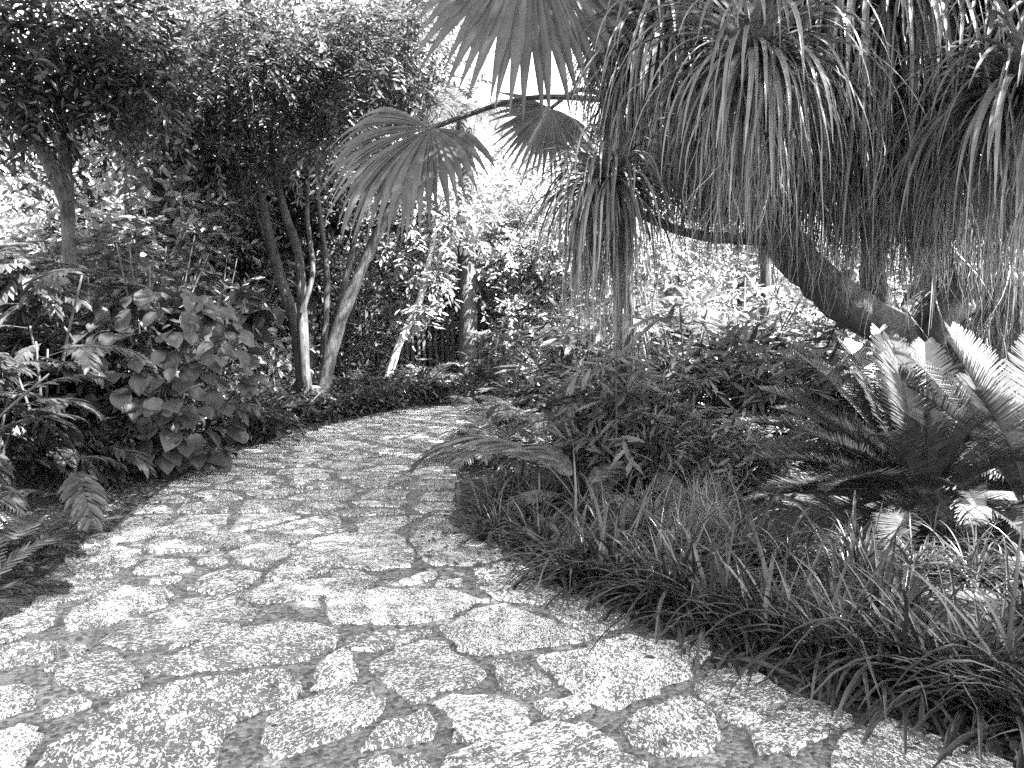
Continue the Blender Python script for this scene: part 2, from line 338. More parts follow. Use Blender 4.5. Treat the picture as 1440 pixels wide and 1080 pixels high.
def in_poly(p, poly):
    c = False; j = len(poly)-1
    for i in range(len(poly)):
        if (poly[i][1] > p[1]) != (poly[j][1] > p[1]) and p[0] < (poly[j][0]-poly[i][0])*(p[1]-poly[i][1])/(poly[j][1]-poly[i][1]+1e-12)+poly[i][0]: c = not c
        j = i
    return c
def rough_outline(poly, step=.06, amp=.011):
    poly = np.array(poly)[:, :2]; n = len(poly)
    q = []
    for i in range(n):                                 # cut the corners a little
        a, b = poly[i], poly[(i+1) % n]; q += [a*.9+b*.1, a*.1+b*.9]
    q = np.array(q); out = []
    for i in range(len(q)):
        a, b = q[i], q[(i+1) % len(q)]; k = max(1, int(np.linalg.norm(b-a)/step))
        for j in range(k): out.append(a+(b-a)*j/k)
    out = np.array(out); c = out.mean(0)
    return out+rng.normal(0, amp, out.shape)
n_stone = 0
def stone(poly, step=.06):
    global n_stone
    o = rough_outline(poly, step); c = o.mean(0); o = o-c
    area = .5*np.sum(o[:, 0]*np.roll(o[:, 1], -1)-np.roll(o[:, 0], -1)*o[:, 1])
    if area < 0: o = o[::-1]
    if abs(area) < .008: return
    n = len(o); nin = unit(-o)
    h = rng.uniform(.013, .022); tilt = rng.normal(0, .003, 2)
    z = lambda q: h+q @ tilt
    r0 = np.c_[o, np.full(n, .001)]; i1 = o+nin*.004; r1 = np.c_[i1, z(i1)-.004]; i2 = o+nin*.016; r2 = np.c_[i2, z(i2)]
    V = np.concatenate([r0, r1, r2, [[0, 0, h+.001]]]); F = []; T = []
    for k in range(n):
        k2 = (k+1) % n
        F += [[k, k2, n+k2, n+k], [n+k, n+k2, 2*n+k2, 2*n+k]]; T.append([2*n+k, 2*n+k2, 3*n])
    link('stone', MB().add(V, F, T).mesh('stone', 'stone', False), path, (c[0], c[1], .0041))
    n_stone += 1
ZA = lambda l: [(x/3, 720+y/3) for x, y in l]
ZB = lambda l: [(480+x/3, 720+y/3) for x, y in l]
ZC = lambda l: [(960+x/3, 720+y/3) for x, y in l]
traced = [ZA(q) for q in (
    [(330, 158), (400, 108), (600, 82), (840, 62), (700, 102), (520, 132)], [(590, 152), (700, 112), (900, 90), (1300, 92), (1320, 128), (1150, 140), (900, 165), (650, 178)],
    [(280, 190), (340, 170), (480, 150), (590, 170), (560, 220), (470, 270), (340, 285), (290, 230)], [(560, 265), (640, 210), (790, 205), (820, 255), (700, 270)],
    [(830, 190), (940, 185), (960, 215), (900, 240), (850, 220)], [(990, 180), (1060, 150), (1210, 140), (1230, 180), (1100, 240), (1000, 215)],
    [(1110, 285), (1240, 205), (1400, 235), (1380, 260), (1210, 310)], [(790, 325), (870, 270), (1000, 245), (1100, 270), (1050, 310), (940, 360), (860, 350)],
    [(640, 290), (760, 280), (740, 302), (650, 308)], [(130, 385), (230, 312), (540, 298), (530, 330), (300, 380), (160, 405)],
    [(300, 430), (460, 350), (640, 320), (720, 350), (690, 400), (540, 440), (480, 480), (300, 500)], [(-60, 500), (100, 412), (240, 400), (220, 490), (-20, 565)],
    [(430, 550), (620, 460), (800, 380), (960, 370), (1070, 420), (1060, 470), (900, 530), (640, 600), (520, 580)], [(1010, 360), (1150, 312), (1440, 290), (1560, 300), (1500, 350), (1150, 390), (1040, 375)],
    [(640, 650), (860, 560), (1000, 500), (1300, 480), (1430, 510), (1400, 590), (1200, 640), (800, 680), (680, 690)], [(-80, 620), (120, 550), (240, 560), (210, 640), (-60, 670)],
    [(290, 580), (340, 570), (360, 592), (310, 612)], [(200, 670), (330, 620), (480, 610), (620, 700), (560, 750), (440, 780), (290, 740)],
    [(-120, 770), (100, 740), (150, 780), (140, 830), (-100, 910)], [(180, 870), (210, 820), (340, 790), (370, 830), (240, 870)],
    [(410, 880), (540, 790), (760, 730), (1000, 700), (1180, 680), (1270, 740), (1240, 810), (1000, 880), (930, 950), (900, 1120), (120, 1160), (240, 980), (380, 900)],
    [(-160, 1000), (80, 920), (140, 930), (140, 980), (60, 1120), (-160, 1200)])]
traced += [[(440, 950), (455, 935), (480, 917), (494, 922), (497, 942), (490, 960), (455, 972), (443, 968)], [(372, 1050), (388, 1012), (440, 985), (480, 970), (510, 970), (533, 990), (530, 1007), (503, 1027), (430, 1058), (395, 1065)],
    [(400, 782), (425, 768), (470, 753), (555, 753), (583, 780), (573, 797), (530, 803), (480, 797), (430, 790)]]
traced += [ZB(q) for q in (
    [(290, 110), (400, 95), (530, 105), (610, 150), (680, 190), (560, 230), (380, 230), (320, 160)], [(-40, 250), (60, 250), (150, 290), (100, 320), (-60, 330)],
    [(570, 255), (700, 210), (900, 300), (960, 350), (850, 390), (650, 375), (580, 310)], [(-40, 345), (200, 337), (500, 345), (560, 390), (440, 450), (250, 480), (-40, 470)],
    [(250, 298), (330, 265), (400, 262), (360, 300), (280, 312)], [(410, 300), (510, 290), (500, 317), (410, 322)],
    [(890, 400), (960, 365), (1020, 365), (1140, 410), (1230, 470), (1090, 525), (1020, 510), (900, 440)], [(420, 510), (520, 460), (560, 420), (680, 402), (760, 430), (900, 480), (1050, 540), (960, 560), (700, 590), (590, 605), (500, 580), (490, 550)],
    [(30, 560), (60, 530), (250, 505), (380, 515), (300, 550), (150, 590), (50, 590)], [(110, 660), (220, 600), (340, 560), (420, 565), (520, 640), (590, 690), (520, 740), (400, 760), (320, 810), (260, 770)],
    [(820, 620), (1050, 580), (1200, 530), (1350, 560), (1480, 560), (1470, 690), (1420, 720), (1140, 835), (1050, 810), (930, 720), (860, 670)], [(670, 690), (665, 640), (740, 635), (810, 670), (900, 740), (850, 750), (770, 775), (680, 745)],
    [(400, 820), (500, 785), (680, 790), (780, 850), (760, 870), (480, 920), (500, 870)], [(830, 810), (1000, 795), (1030, 840), (890, 880)],
    [(470, 950), (560, 900), (800, 880), (810, 895), (640, 960), (480, 980)], [(90, 1000), (200, 900), (340, 850), (400, 920), (380, 970), (250, 990), (110, 1010)],
    [(450, 1040), (600, 980), (760, 940), (860, 920), (1010, 900), (1060, 940), (1150, 1010), (1260, 1070), (1250, 1150), (440, 1150)], [(270, 1050), (330, 1040), (370, 1100), (240, 1100)],
    [(90, 1060), (200, 1045), (230, 1110), (70, 1110)])]
traced += [[(873, 1030), (890, 1012), (930, 995), (965, 985), (1000, 1000), (1010, 1030), (990, 1060), (930, 1065), (895, 1050)], [(960, 905), (985, 885), (1010, 915), (985, 935)]]
traced += [ZC(q) for q in ([(60, 740), (130, 690), (220, 670), (330, 700), (420, 780), (600, 830), (680, 870), (700, 900), (560, 950), (480, 1020), (300, 1000), (280, 930), (130, 850)],
    [(690, 960), (870, 890), (1000, 950), (1200, 1010), (1400, 1090), (1300, 1180), (640, 1180), (640, 1020)])]
for q in traced:
    q = np.array([G(*p) for p in q]); c_ = q.mean(0); v_ = q-c_; stone(c_+v_*(1.008+.016/np.maximum(np.linalg.norm(v_, axis=1, keepdims=True), .05)))
# farther stones: clipped cells, inset by the mortar
def clip(poly, nx, ny, c):
    out = []
    for i in range(len(poly)):
        a, b = poly[i], poly[(i+1) % len(poly)]; da, db = a[0]*nx+a[1]*ny-c, b[0]*nx+b[1]*ny-c
        if da <= 0: out.append(a)
        if da*db < 0: t = da/(da-db); out.append((a[0]+(b[0]-a[0])*t, a[1]+(b[1]-a[1])*t))
    return out
seeds = []
ytop = G(500, 748)[1]
for _ in range(5000):
    y = rng.uniform(ytop+.1, 15.5); x = rng.uniform(-4, 4)
    if not edge_x(LE[LE[:, 1] > 0], y) < x < edge_x(RE[RE[:, 1] > 0], y): continue
    md = .27 if rng.random() < .35 else .42
    if all(((x-a)*.62)**2+(y-b)**2 > md**2 for a, b in seeds): seeds.append((x, y))
for (x, y) in seeds:
    poly = [(x-2, y-1.5), (x+2, y-1.5), (x+2, y+1.5), (x-2, y+1.5)]
    gap = rng.uniform(.035, .065)+max(0, y-7)*.004
    for (a, b) in seeds:
        if (a, b) == (x, y) or abs(a-x)+abs(b-y) > 4: continue
        nx, ny = (a-x)*.38, (b-y); l = math.hypot(nx, ny); nx /= l; ny /= l
        mx, my = (a+x)/2, (b+y)/2; poly = clip(poly, nx, ny, mx*nx+my*ny-gap)
        if len(poly) < 3: break
    if len(poly) < 3: continue
    poly = clip(poly, .06, -1, -(ytop+.02+.03*math.sin(x*2.3)))
    for E, sg in ((LE, -1), (RE, 1)):
        E = E[E[:, 1] > 0]
        for yy in (y-.3, y+.3):
            x0, x1 = edge_x(E, yy-.2), edge_x(E, yy+.2); nx, ny = .4*sg, -(x1-x0)*sg; l = math.hypot(nx, ny)
            if len(poly) > 2: poly = clip(poly, nx/l, ny/l, (edge_x(E, yy)*nx+yy*ny)/l-.03)
    if len(poly) > 2: stone(poly, .12 if y > 8 else .08)

# leaf litter along both edges of the path and over the beds
mbL = MB()
def litter(pts, n, spread, size):
    i = rng.integers(0, len(pts), n); p = pts[i]+rng.normal(0, 1, (n, 3))*[spread, spread, 0]; p[:, 2] = .012+rng.random(n)*.02
    a = rng.uniform(0, 6.28, n); ax = np.stack([np.cos(a), np.sin(a), rng.normal(0, .25, n)], 1); nr = np.stack([rng.normal(0, .35, n), rng.normal(0, .35, n), np.ones(n)], 1)
    s = size*rng.uniform(.5, 1.5, n); mbL.add(*scatter(HEX, p, ax, nr, s, s*rng.uniform(.2, .55, n)))
LE2 = LE+[-.28, 0, 0]; RE2 = RE+[.3, 0, 0]
litter(LE2[10:50], 7000, .24, .05); litter(RE2[10:50], 6500, .22, .05)
litter(np.array([[-4.2, 5.2, 0], [-3.9, 6, 0], [-3.8, 6.8, 0], [.3, 5.6, 0], [.7, 5.4, 0], [0, 6, 0]]), 2600, .4, .06)
nl = 700; t = rng.integers(12, 44, nl); u = rng.random((nl, 1)); litter(LE[t]*u+RE[t]*(1-u), nl, .3, .035)
link('leaf_litter', mbL.mesh('leaf_litter', 'litter'), kind='stuff')

# ------------------------------------------------------------------ trees
def crown(clumps, n_spray, mat, lL=.06, lW=.026, m=12, slen=.45, droop=.5, tpl=DIAMOND, jit=.35, name='crown', org=(0, 0, 0)):
    mb = MB(); org = np.asarray(org)
    for (c, r, f) in clumps:
        n = int(n_spray*f); d = rand_dir(n); rr = rng.random(n)**(1/2.2)
        b = np.asarray(c)-org+d*(np.asarray(r)*rr[:, None])
        out = unit(d*[1, 1, .5]+rng.normal(0, .5, (n, 3)))
        sprays(mb, b, out, slen*rng.uniform(.6, 1.3, n), m, lL, lW, tpl, droop, jit=jit)
    return mb.mesh(name, mat)
def clumped(center, rad, k, cr, lo=.55):
    out = []
    for _ in range(k):
        d = rand_dir(1)[0]; q = rng.uniform(lo, 1)
        out.append((np.asarray(center)+d*np.asarray(rad)*q, cr*rng.uniform(.65, 1.3), rng.uniform(.6, 1.3)))
    return out
def limbs(mb, start, ends, r0, r1=.012):
    for e in ends:
        s_ = np.asarray(start); e = np.asarray(e); m_ = (s_+e)/2+rng.normal(0, .12, 3)*np.linalg.norm(e-s_)*.5
        tube(mb, [s_, m_, e], [r0, (r0+r1)/2, r1], 6, .05, 4)

# many-stemmed tree left of the path
b0 = np.array([*(P(440, 560, 13)[:2]), 0.0])
t1 = thing('multi_stem_tree', 'tree with many slender stems fanning from one base behind the low hedge', 'tree', b0)
mb = MB(); tube(mb, [[0, 0, -.05], [0, 0, .2], [.02, 0, .4], [.03, 0, .55]], [.25, .22, .17, .06], 14, .1); link('trunk', mb.mesh('trunk', 'bark_mid'), t1)
stems = [([(432, 575), (415, 460), (385, 360), (365, 270), (350, 200), (330, 90), (320, -40)], .14, .05, 13), ([(434, 575), (425, 450), (420, 360), (395, 280), (380, 190), (372, 80), (365, -60)], .12, .04, 12.8),
         ([(447, 575), (470, 480), (500, 400), (535, 320), (575, 250), (600, 150), (620, 10)], .16, .05, 13.1), ([(455, 500), (460, 400), (455, 340), (442, 240), (440, 120), (432, -20)], .08, .04, 13.4),
         ([(462, 490), (485, 400), (500, 330), (522, 240), (535, 140), (540, 0)], .08, .035, 13.5), ([(425, 440), (440, 380), (432, 300), (436, 220), (450, 90)], .06, .03, 12.6), ([(395, 385), (370, 330), (355, 280), (340, 210)], .05, .025, 13.2)]
for pts, r0, r1, Yd in stems:
    mb = MB(); pp = [P(x, y, Yd+(575-y)*.0006) for x, y in pts]
    pp[0][2] = max(pp[0][2], 0) if pts[0][1] < 570 else -.05
    tube(mb, rel(pp, b0), np.linspace(r0*.78, r1*.75, len(pp)), 9, .09)
    link('stem', mb.mesh('stem', 'bark_mid'), t1)
cl = [(P(x, y, Yd), r, f) for x, y, Yd, r, f in (
    (250, 60, 12.5, .9, 1.2), (330, 20, 13, 1.0, 1.2), (420, 60, 13, .9, 1.1), (500, 30, 13.4, 1.0, 1.2), (570, 70, 13.5, .8, 1), (380, 130, 12.3, .8, 1), (470, 130, 13.5, .8, .9), (290, 130, 12.6, .8, 1),
    (240, 180, 13, .6, .8), (310, 210, 12.5, .55, .8), (400, 190, 13.6, .6, .7), (460, 180, 12.4, .5, .7), (550, 130, 13.6, .7, .8), (540, 180, 13.4, .4, .5), (590, 20, 13, .7, .8), (200, 20, 13, .9, 1), (260, 250, 13.4, .6, .8), (330, 280, 13.4, .5, .5), (300, 70, 11.6, .8, 1), (440, 20, 11.8, .8, 1), (200, 90, 12, .8, 1), (540, 60, 12.2, .7, .9), (360, 60, 11.4, .6, .8), (480, 90, 12, .5, .7))]
link('crown', crown(cl, 150, 'bed_leaf', .125, .046, 13, .6, .55, HEX, jit=.22, org=b0), t1)

# forked tree at the left
b1 = np.array([*(P(97, 520, 9.5)[:2]), 0.0])
t2 = thing('forked_tree', 'grey trunk forking into two limbs among the shrubs at far left', 'tree', b1)
mb = MB(); tube(mb, rel([[*b1[:2], -.05], P(97, 480, 9.5), P(98, 380, 9.5), P(93, 275, 9.5)], b1), [.1, .085, .078, .08], 10, .07); link('trunk', mb.mesh('trunk', 'bark_mid'), t2)
mb = MB(); tube(mb, rel([P(94, 285, 9.5), P(62, 215, 9.4), P(20, 160, 9.2), P(-60, 100, 9)], b1), [.09, .08, .065, .05], 9, .06); link('limb', mb.mesh('limb', 'bark_mid'), t2)
mb = MB(); tube(mb, rel([P(94, 285, 9.5), P(90, 210, 9.6), P(82, 150, 9.6), P(75, 50, 9.8), P(60, -60, 10)], b1), [.09, .07, .06, .05, .04], 9, .06); link('limb', mb.mesh('limb', 'bark_mid'), t2)
mb = MB(); tube(mb, rel([P(-40, 250, 9.3), P(10, 225, 9.4), P(40, 200, 9.5), P(90, 215, 9.6)], b1), [.01, .015, .02, .025], 6, .06); link('branch', mb.mesh('branch', 'bark_mid'), t2)
cl = [(P(x, y, Yd), r, f) for x, y, Yd, r, f in ((20, 60, 9, .55, 1), (90, 90, 9.2, .5, 1), (150, 120, 9.6, .5, 1), (60, 150, 9.4, .3, .5), (110, 30, 10, .6, .9), (30, -20, 9, .7, 1.2), (210, 120, 9.8, .4, .7), (180, 40, 10, .5, .6), (0, 110, 8.8, .35, .7))]
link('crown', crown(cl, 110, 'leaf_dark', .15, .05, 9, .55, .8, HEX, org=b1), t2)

# pale leaning trunk by the fence
b2 = np.array([*(P(543, 530, 16)[:2]), 0.0])
t3 = thing('leaning_tree', 'pale sunlit leaning trunk rising beside the dark fence', 'tree', b2)
mb = MB(); tube(mb, rel([[b2[0]-.12, b2[1], -.05], P(560, 490, 16), P(578, 450, 16), P(594, 410, 16), P(606, 350, 16), P(622, 270, 16)], b2), [.09, .08, .075, .07, .06, .04], 9, .06); link('trunk', mb.mesh('trunk', 'bark_pale'), t3)
cl = [(P(x, y, 16.1), r, f) for x, y, r, f in ((605, 390, .35, .8), (590, 430, .3, .7), (625, 330, .5, 1), (600, 290, .6, 1), (650, 270, .6, 1), (570, 340, .4, .6))]
link('crown', crown(cl, 60, 'leaf_sunlit', .2, .07, 8, .4, .7, HEX, org=b2), t3)

# dark palm trunk at the bend
b3 = np.array([*(P(657, 540, 17)[:2]), 0.0])
t4 = thing('tall_palm', 'dark ringed palm trunk standing at the bend of the path', 'palm', b3)
mb = MB(); ys = np.linspace(0, 6.2, 32); tube(mb, [[.03*math.sin(z), 0, z-.05] for z in ys], [.19*(1.35-.35*min(1, z/.8))+(.02 if i % 2 else 0) for i, z in enumerate(ys)], 12, .03, 2); link('trunk', mb.mesh('trunk', 'bark_palm'), t4)
fm = [frond('palm_frond', 'leaf', 2.6, 44, .55, .035, 1.2+.2*k, 1.1, .1, 1.5, nseg=2) for k in range(2)]
for k in range(13): place_frond(fm[k % 2], t4, k*2.4, R(rng.uniform(-10, 65)), 1, (0, 0, 6.1))

# pole-like trunk behind the right shrubs
b5 = np.array([*(P(1078, 450, 11)[:2]), 0.0])
t5 = thing('slim_tree', 'slim straight pale trunk behind the right hand shrubs under the hanging leaves', 'tree', b5)
mb = MB(); tube(mb, rel([[*b5[:2], -.05], P(1078, 440, 11), P(1076, 340, 11), P(1072, 220, 11), P(1068, 60, 11)], b5), [.1, .08, .075, .07, .06], 9, .05); link('trunk', mb.mesh('trunk', 'bark_mid'), t5)
link('crown', crown(clumped(P(1060, 0, 11), (1.4, 1.4, .7), 9, .6), 70, 'leaf', .12, .05, 10, .5, org=b5), t5)

# background trees, each with its own trunk and crown
def back_tree_meshes(seed, mat, lL, h=6.5, wd=2.3, k=22, n=75, m=10, low=.25):
    mb = MB(); tube(mb, [[0, 0, -.1], [rng.normal(0, .15), 0, h*.3], [rng.normal(0, .3), rng.normal(0, .3), h*.6], [rng.normal(0, .4), 0, h*.9]], [.2, .15, .1, .04], 8, .06)
    cl = []
    for _ in range(k):
        a = rng.uniform(0, 6.28); z = rng.uniform(low, 1)*h; q = wd*math.sqrt(rng.random())*(1-.5*abs(z/h-.55)); cl.append((np.array([math.cos(a)*q, math.sin(a)*q, z]), wd*rng.uniform(.22, .4), rng.uniform(.6, 1.3)))
    limbs(mb, [0, 0, h*.35], [c for c, _, _ in cl[:8]], .07)
    return mb.mesh('trunk', 'bark'), crown(cl, n, mat, lL, lL*.42, m, .6, .5, HEX)
BT = [back_tree_meshes(0, 'leaf_sunlit', .19), back_tree_meshes(1, 'leaf_dark', .2, 8, 2.6, 26), back_tree_meshes(2, 'leaf_sunlit', .17, 4.2, 1.9, 18, 80, 10, .1), back_tree_meshes(3, 'leaf_dark', .2, 9, 3, 30)]
def back_tree(px, Yd, kind, sc, rz, label):
    q = P(px, 450, Yd); t = thing('background_tree', label, 'tree', (q[0], Yd, 0), 'trees in the background beyond the path', rz); t.scale = (sc,)*3
    link('trunk', BT[kind][0], t); link('crown', BT[kind][1], t); return t
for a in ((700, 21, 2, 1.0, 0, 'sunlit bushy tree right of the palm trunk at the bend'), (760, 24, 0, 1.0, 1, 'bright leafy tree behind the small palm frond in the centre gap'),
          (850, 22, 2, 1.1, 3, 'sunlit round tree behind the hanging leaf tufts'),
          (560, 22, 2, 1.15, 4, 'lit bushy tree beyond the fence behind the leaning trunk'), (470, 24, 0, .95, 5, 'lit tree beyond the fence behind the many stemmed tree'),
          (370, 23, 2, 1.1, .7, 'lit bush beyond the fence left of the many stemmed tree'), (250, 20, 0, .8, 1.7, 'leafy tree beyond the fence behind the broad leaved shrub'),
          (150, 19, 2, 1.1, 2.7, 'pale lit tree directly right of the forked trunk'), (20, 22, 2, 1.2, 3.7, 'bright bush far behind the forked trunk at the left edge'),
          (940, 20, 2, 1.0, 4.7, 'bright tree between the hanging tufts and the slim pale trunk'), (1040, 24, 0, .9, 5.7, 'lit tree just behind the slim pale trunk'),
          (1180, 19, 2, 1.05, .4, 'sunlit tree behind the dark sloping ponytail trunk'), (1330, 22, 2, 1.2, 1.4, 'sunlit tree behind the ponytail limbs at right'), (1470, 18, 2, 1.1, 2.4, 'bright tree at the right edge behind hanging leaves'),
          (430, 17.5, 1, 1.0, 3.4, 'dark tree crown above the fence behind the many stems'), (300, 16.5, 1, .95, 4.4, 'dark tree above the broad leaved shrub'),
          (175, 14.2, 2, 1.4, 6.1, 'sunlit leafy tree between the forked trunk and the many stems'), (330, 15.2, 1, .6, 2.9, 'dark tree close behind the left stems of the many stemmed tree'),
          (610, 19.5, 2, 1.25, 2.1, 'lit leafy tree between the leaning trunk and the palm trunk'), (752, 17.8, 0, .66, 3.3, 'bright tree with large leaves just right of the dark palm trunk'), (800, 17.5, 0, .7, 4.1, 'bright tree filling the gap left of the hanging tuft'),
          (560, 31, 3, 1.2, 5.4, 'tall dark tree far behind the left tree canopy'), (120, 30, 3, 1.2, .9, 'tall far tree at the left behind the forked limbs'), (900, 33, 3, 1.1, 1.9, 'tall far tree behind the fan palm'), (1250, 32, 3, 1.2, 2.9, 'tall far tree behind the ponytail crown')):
    back_tree(*a)
# a far-off wood that closes the view
mb = MB(); n = 2600; a = rng.uniform(-.95, .95, n); d = rng.uniform(40, 52, n)
b = np.stack([np.sin(a)*d, np.cos(a)*d, rng.random(n)**1.6*6.0], 1); sprays(mb, b, rand_dir(n), 1.6, 12, .4, .2, HEX, .4, twig=0)
link('woods', mb.mesh('woods', 'leaf_sunlit'), kind='stuff')

# ------------------------------------------------------------------ unseen trees added outside the view to shade path and beds
def unseen_shade_tree(x, y, h, wd, rz, k, n, label, lean=(0, 0), extra=()):
    t = thing('unseen_shade_tree', label, 'tree', (x, y, 0), 'unseen trees added to shade the path'); lx, ly = lean
    mb = MB(); tube(mb, [[0, 0, -.1], [.1, 0, h*.3], [lx*.3-.1, ly*.3, h*.6], [lx*.8, ly*.8, h*.85]], [.22, .17, .12, .05], 9, .05)
    cl = clumped((lx, ly, h*.88), (wd, wd, h*.14), k, wd*.3, .25)+[(e, .9, 2.0) for e in extra]; limbs(mb, [lx*.3-.1, ly*.3, h*.6], [c for c, _, _ in cl[:9]], .08)  # extra clumps added where sun still came through
    link('trunk', mb.mesh('trunk', 'bark'), t); link('crown', crown(cl, n, 'leaf', .14, .055, 10, .6, .5, HEX), t)
    return t
unseen_shade_tree(5.6, 0.2, 7.2, 2.9, 0, 40, 60, 'unseen tree added right of the grass border to shade the front path', (-1.8, .6), [(-3.6, .6, 6.3), (-3.2, -.7, 6.4), (-4.3, 1.5, 6.2)])
unseen_shade_tree(5.0, -3.5, 7.2, 2.5, .5, 26, 60, 'unseen tree added behind the viewpoint on the right to cast shade', (-1.2, .2))
unseen_shade_tree(6.6, 5.5, 8.0, 2.9, 0, 44, 60, 'unseen tree added at right, leaning over to shade the middle path', (-4.8, 0), [(-5.0, -2.4, 6.6), (-5.9, -2.2, 6.4), (-4.3, -2.9, 6.8), (-6.6, -2.7, 6.5)])
unseen_shade_tree(8.6, 9.3, 9.8, 3.0, 1, 40, 60, 'tall unseen tree added behind the ponytail palm to shade the far path', (-4.4, .4))

unseen_shade_tree(7.0, -.4, 7.2, 1.9, 2, 22, 60, 'small unseen tree added to shade the front grass from the right', (0, .2))
unseen_shade_tree(-7.0, 6.6, 8.8, 2.8, 2, 24, 60, 'unseen tree added at left, leaning over to darken the middle path', (5.0, .9))

# ------------------------------------------------------------------ fence
fz = 2.05
fe = thing('picket_fence', 'dark picket fence standing in shade behind the many stemmed tree', 'fence', (-5, 18, 0))
pk = MB(); bx = np.array([[x, y, z] for z in (0, fz-.1) for (x, y) in ((-.03, -.015), (.03, -.015), (.03, .015), (-.03, .015))]); V = np.concatenate([bx, [[0, -.015, fz], [0, .015, fz]]])
pk.add(V, [[0, 1, 5, 4], [1, 2, 6, 5], [2, 3, 7, 6], [3, 0, 4, 7]], [[4, 5, 8], [6, 7, 9], [5, 6, 9], [5, 9, 8], [7, 4, 8], [7, 8, 9]]); pm = pk.mesh('picket', 'wood', False)
for k in range(66): link('picket', pm, fe, (-4.6+k*.135, rng.normal(0, .008), rng.normal(0, .03)), (0, rng.normal(0, .012), 0))
for z in (.5, 1.55):
    b = np.array([[x, y, zz] for zz in (z-.04, z+.04) for (x, y) in ((-4.7, .018), (4.4, .018), (4.4, .06), (-4.7, .06))])
    link('rail', MB().add(b, [[0, 1, 5, 4], [1, 2, 6, 5], [2, 3, 7, 6], [3, 0, 4, 7], [4, 5, 6, 7], [3, 2, 1, 0]]).mesh('rail', 'wood', False), fe)

# ------------------------------------------------------------------ ponytail palm on the right
bp = np.array([*(P(1285, 560, 7.0)[:2]), 0.0])
pony = thing('ponytail_palm', 'big ponytail palm with dark limbs and curtains of hanging strap leaves', 'palm', bp)
heads = [  # px, py, depth of each leaf head, leaf length, count, group of loose leaves
    (1060, 85, 4.1, .85, 120), (1445, 130, 4.0, .9, 120), (852, 262, 5.0, .72, 120), (930, 70, 5.2, .85, 90), (1225, -30, 4.8, 1.25, 90), (1320, 0, 4.9, 1.25, 90), (1150, 60, 5.3, 1.0, 80),
    (1200, -60, 5.0, 1.6, 110), (1300, -40, 5.2, 1.7, 110), (1130, -30, 5.3, 1.5, 100), (960, 10, 5.4, 1.1, 90), (930, 110, 5.8, 1.0, 80), (1000, 160, 5.7, .9, 70),
    (1230, 90, 5.6, 1.3, 100), (1150, 120, 5.8, 1.2, 90), (1330, 110, 5.7, 1.4, 100), (1400, 260, 7.5, 1.3, 100), (1400, 300, 7.8, 1.2, 90), (1500, 40, 4.4, 1.3, 80), (1290, 210, 6.8, .9, 70), (1070, 230, 6.2, .7, 50),
    (1390, 60, 7.0, 1.6, 90), (900, 40, 6.3, 1.0, 70), (1450, 390, 7.4, 1.0, 80), (1420, 340, 6.9, .9, 80), (1090, 200, 5.4, .7, 80), (1010, 210, 5.6, .6, 80), (1200, 220, 5.6, .7, 80), (1310, 240, 5.6, .7, 80)]
hp = [P(x, y, d) for x, y, d, _, _ in heads]
mb = MB(); fork = P(1262, 455, 7.0)
tube(mb, rel([[*bp[:2], -.1], [*bp[:2], .35], P(1278, 520, 7.0), fork], bp), [.4, .34, .25, .2], 14, .06); link('trunk', mb.mesh('trunk', 'bark_pony'), pony)
def limb(pts, r):
    mb = MB(); tube(mb, rel(pts, bp), r, 10, .07); link('limb', mb.mesh('limb', 'bark_pony'), pony)
limb([P(1262, 470, 7), P(1200, 430, 6.8), P(1145, 385, 6.6), P(1100, 330, 6.3), P(1085, 250, 6.0), P(1060, 110, 4.3)], [.2, .19, .17, .15, .12, .06])
limb([P(1100, 335, 6.3), P(1030, 335, 6.2), P(960, 325, 6.0), P(880, 290, 5.3), P(852, 272, 5.0)], [.08, .045, .035, .03, .035])
limb([P(1250, 450, 7), P(1228, 390, 6.9), P(1232, 320, 6.6), P(1225, 200, 6.0), P(1200, -20, 5.2)], [.13, .1, .1, .09, .06])
limb([P(1270, 460, 7), P(1305, 400, 7.1), P(1340, 350, 7.0), P(1330, 200, 6.2), P(1300, 0, 5.4)], [.14, .1, .09, .08, .06])
limb([P(1275, 480, 7), P(1330, 430, 6.8), P(1390, 370, 6.5), P(1430, 260, 5.8), P(1445, 150, 4.1)], [.14, .11, .1, .08, .05])
limb([P(1290, 520, 7), P(1310, 480, 6.8), P(1340, 440, 6.7), P(1400, 420, 7.1), P(1450, 400, 7.4)], [.12, .11, .1, .08, .05])
limb([P(1150, 390, 6.6), P(1000, 200, 6.0), P(940, 100, 5.8)], [.08, .06, .04])
strapprof = lambda t: (1-t**2.2*.92)*min(1, .7+3*t)
def rosette_straps(n, L, W, vert=.2, wave=.35):
    d = rand_dir(n, .35); d[:, 2] = np.abs(d[:, 2])*1.0-.15; d = unit(d)
    return ribbons(np.zeros((n, 3))+d*.03, d, L*rng.uniform(.6, 1.2, n), W*rng.uniform(.65, 1.2, n), 14, 3.0/L*rng.uniform(.7, 1.7, n), strapprof, .22, wave, gk=.35)
strap_pool = []
for k in range(30):
    a = rng.uniform(0, .4); el = rng.uniform(-.15, 1.15); d = np.array([[math.sin(a)*math.cos(el), math.cos(a)*math.cos(el), math.sin(el)]])
    strap_pool.append(MB().add(*ribbons(d*.04, d, rng.uniform(.8, 1.2), rng.uniform(.03, .048), 16, rng.uniform(1.7, 3.6), strapprof, .22, .2, gk=.4)).mesh('leaf', 'strap'))
ros_pool = [MB().add(*rosette_straps(150, 1.0, .031)).add(*rosette_straps(50, .8, .01, wave=1.2)).mesh('leaf_tuft', 'strap') for _ in range(4)]
core = MB().add(*rosette_straps(70, .8, .022)).mesh('rosette', 'strap')
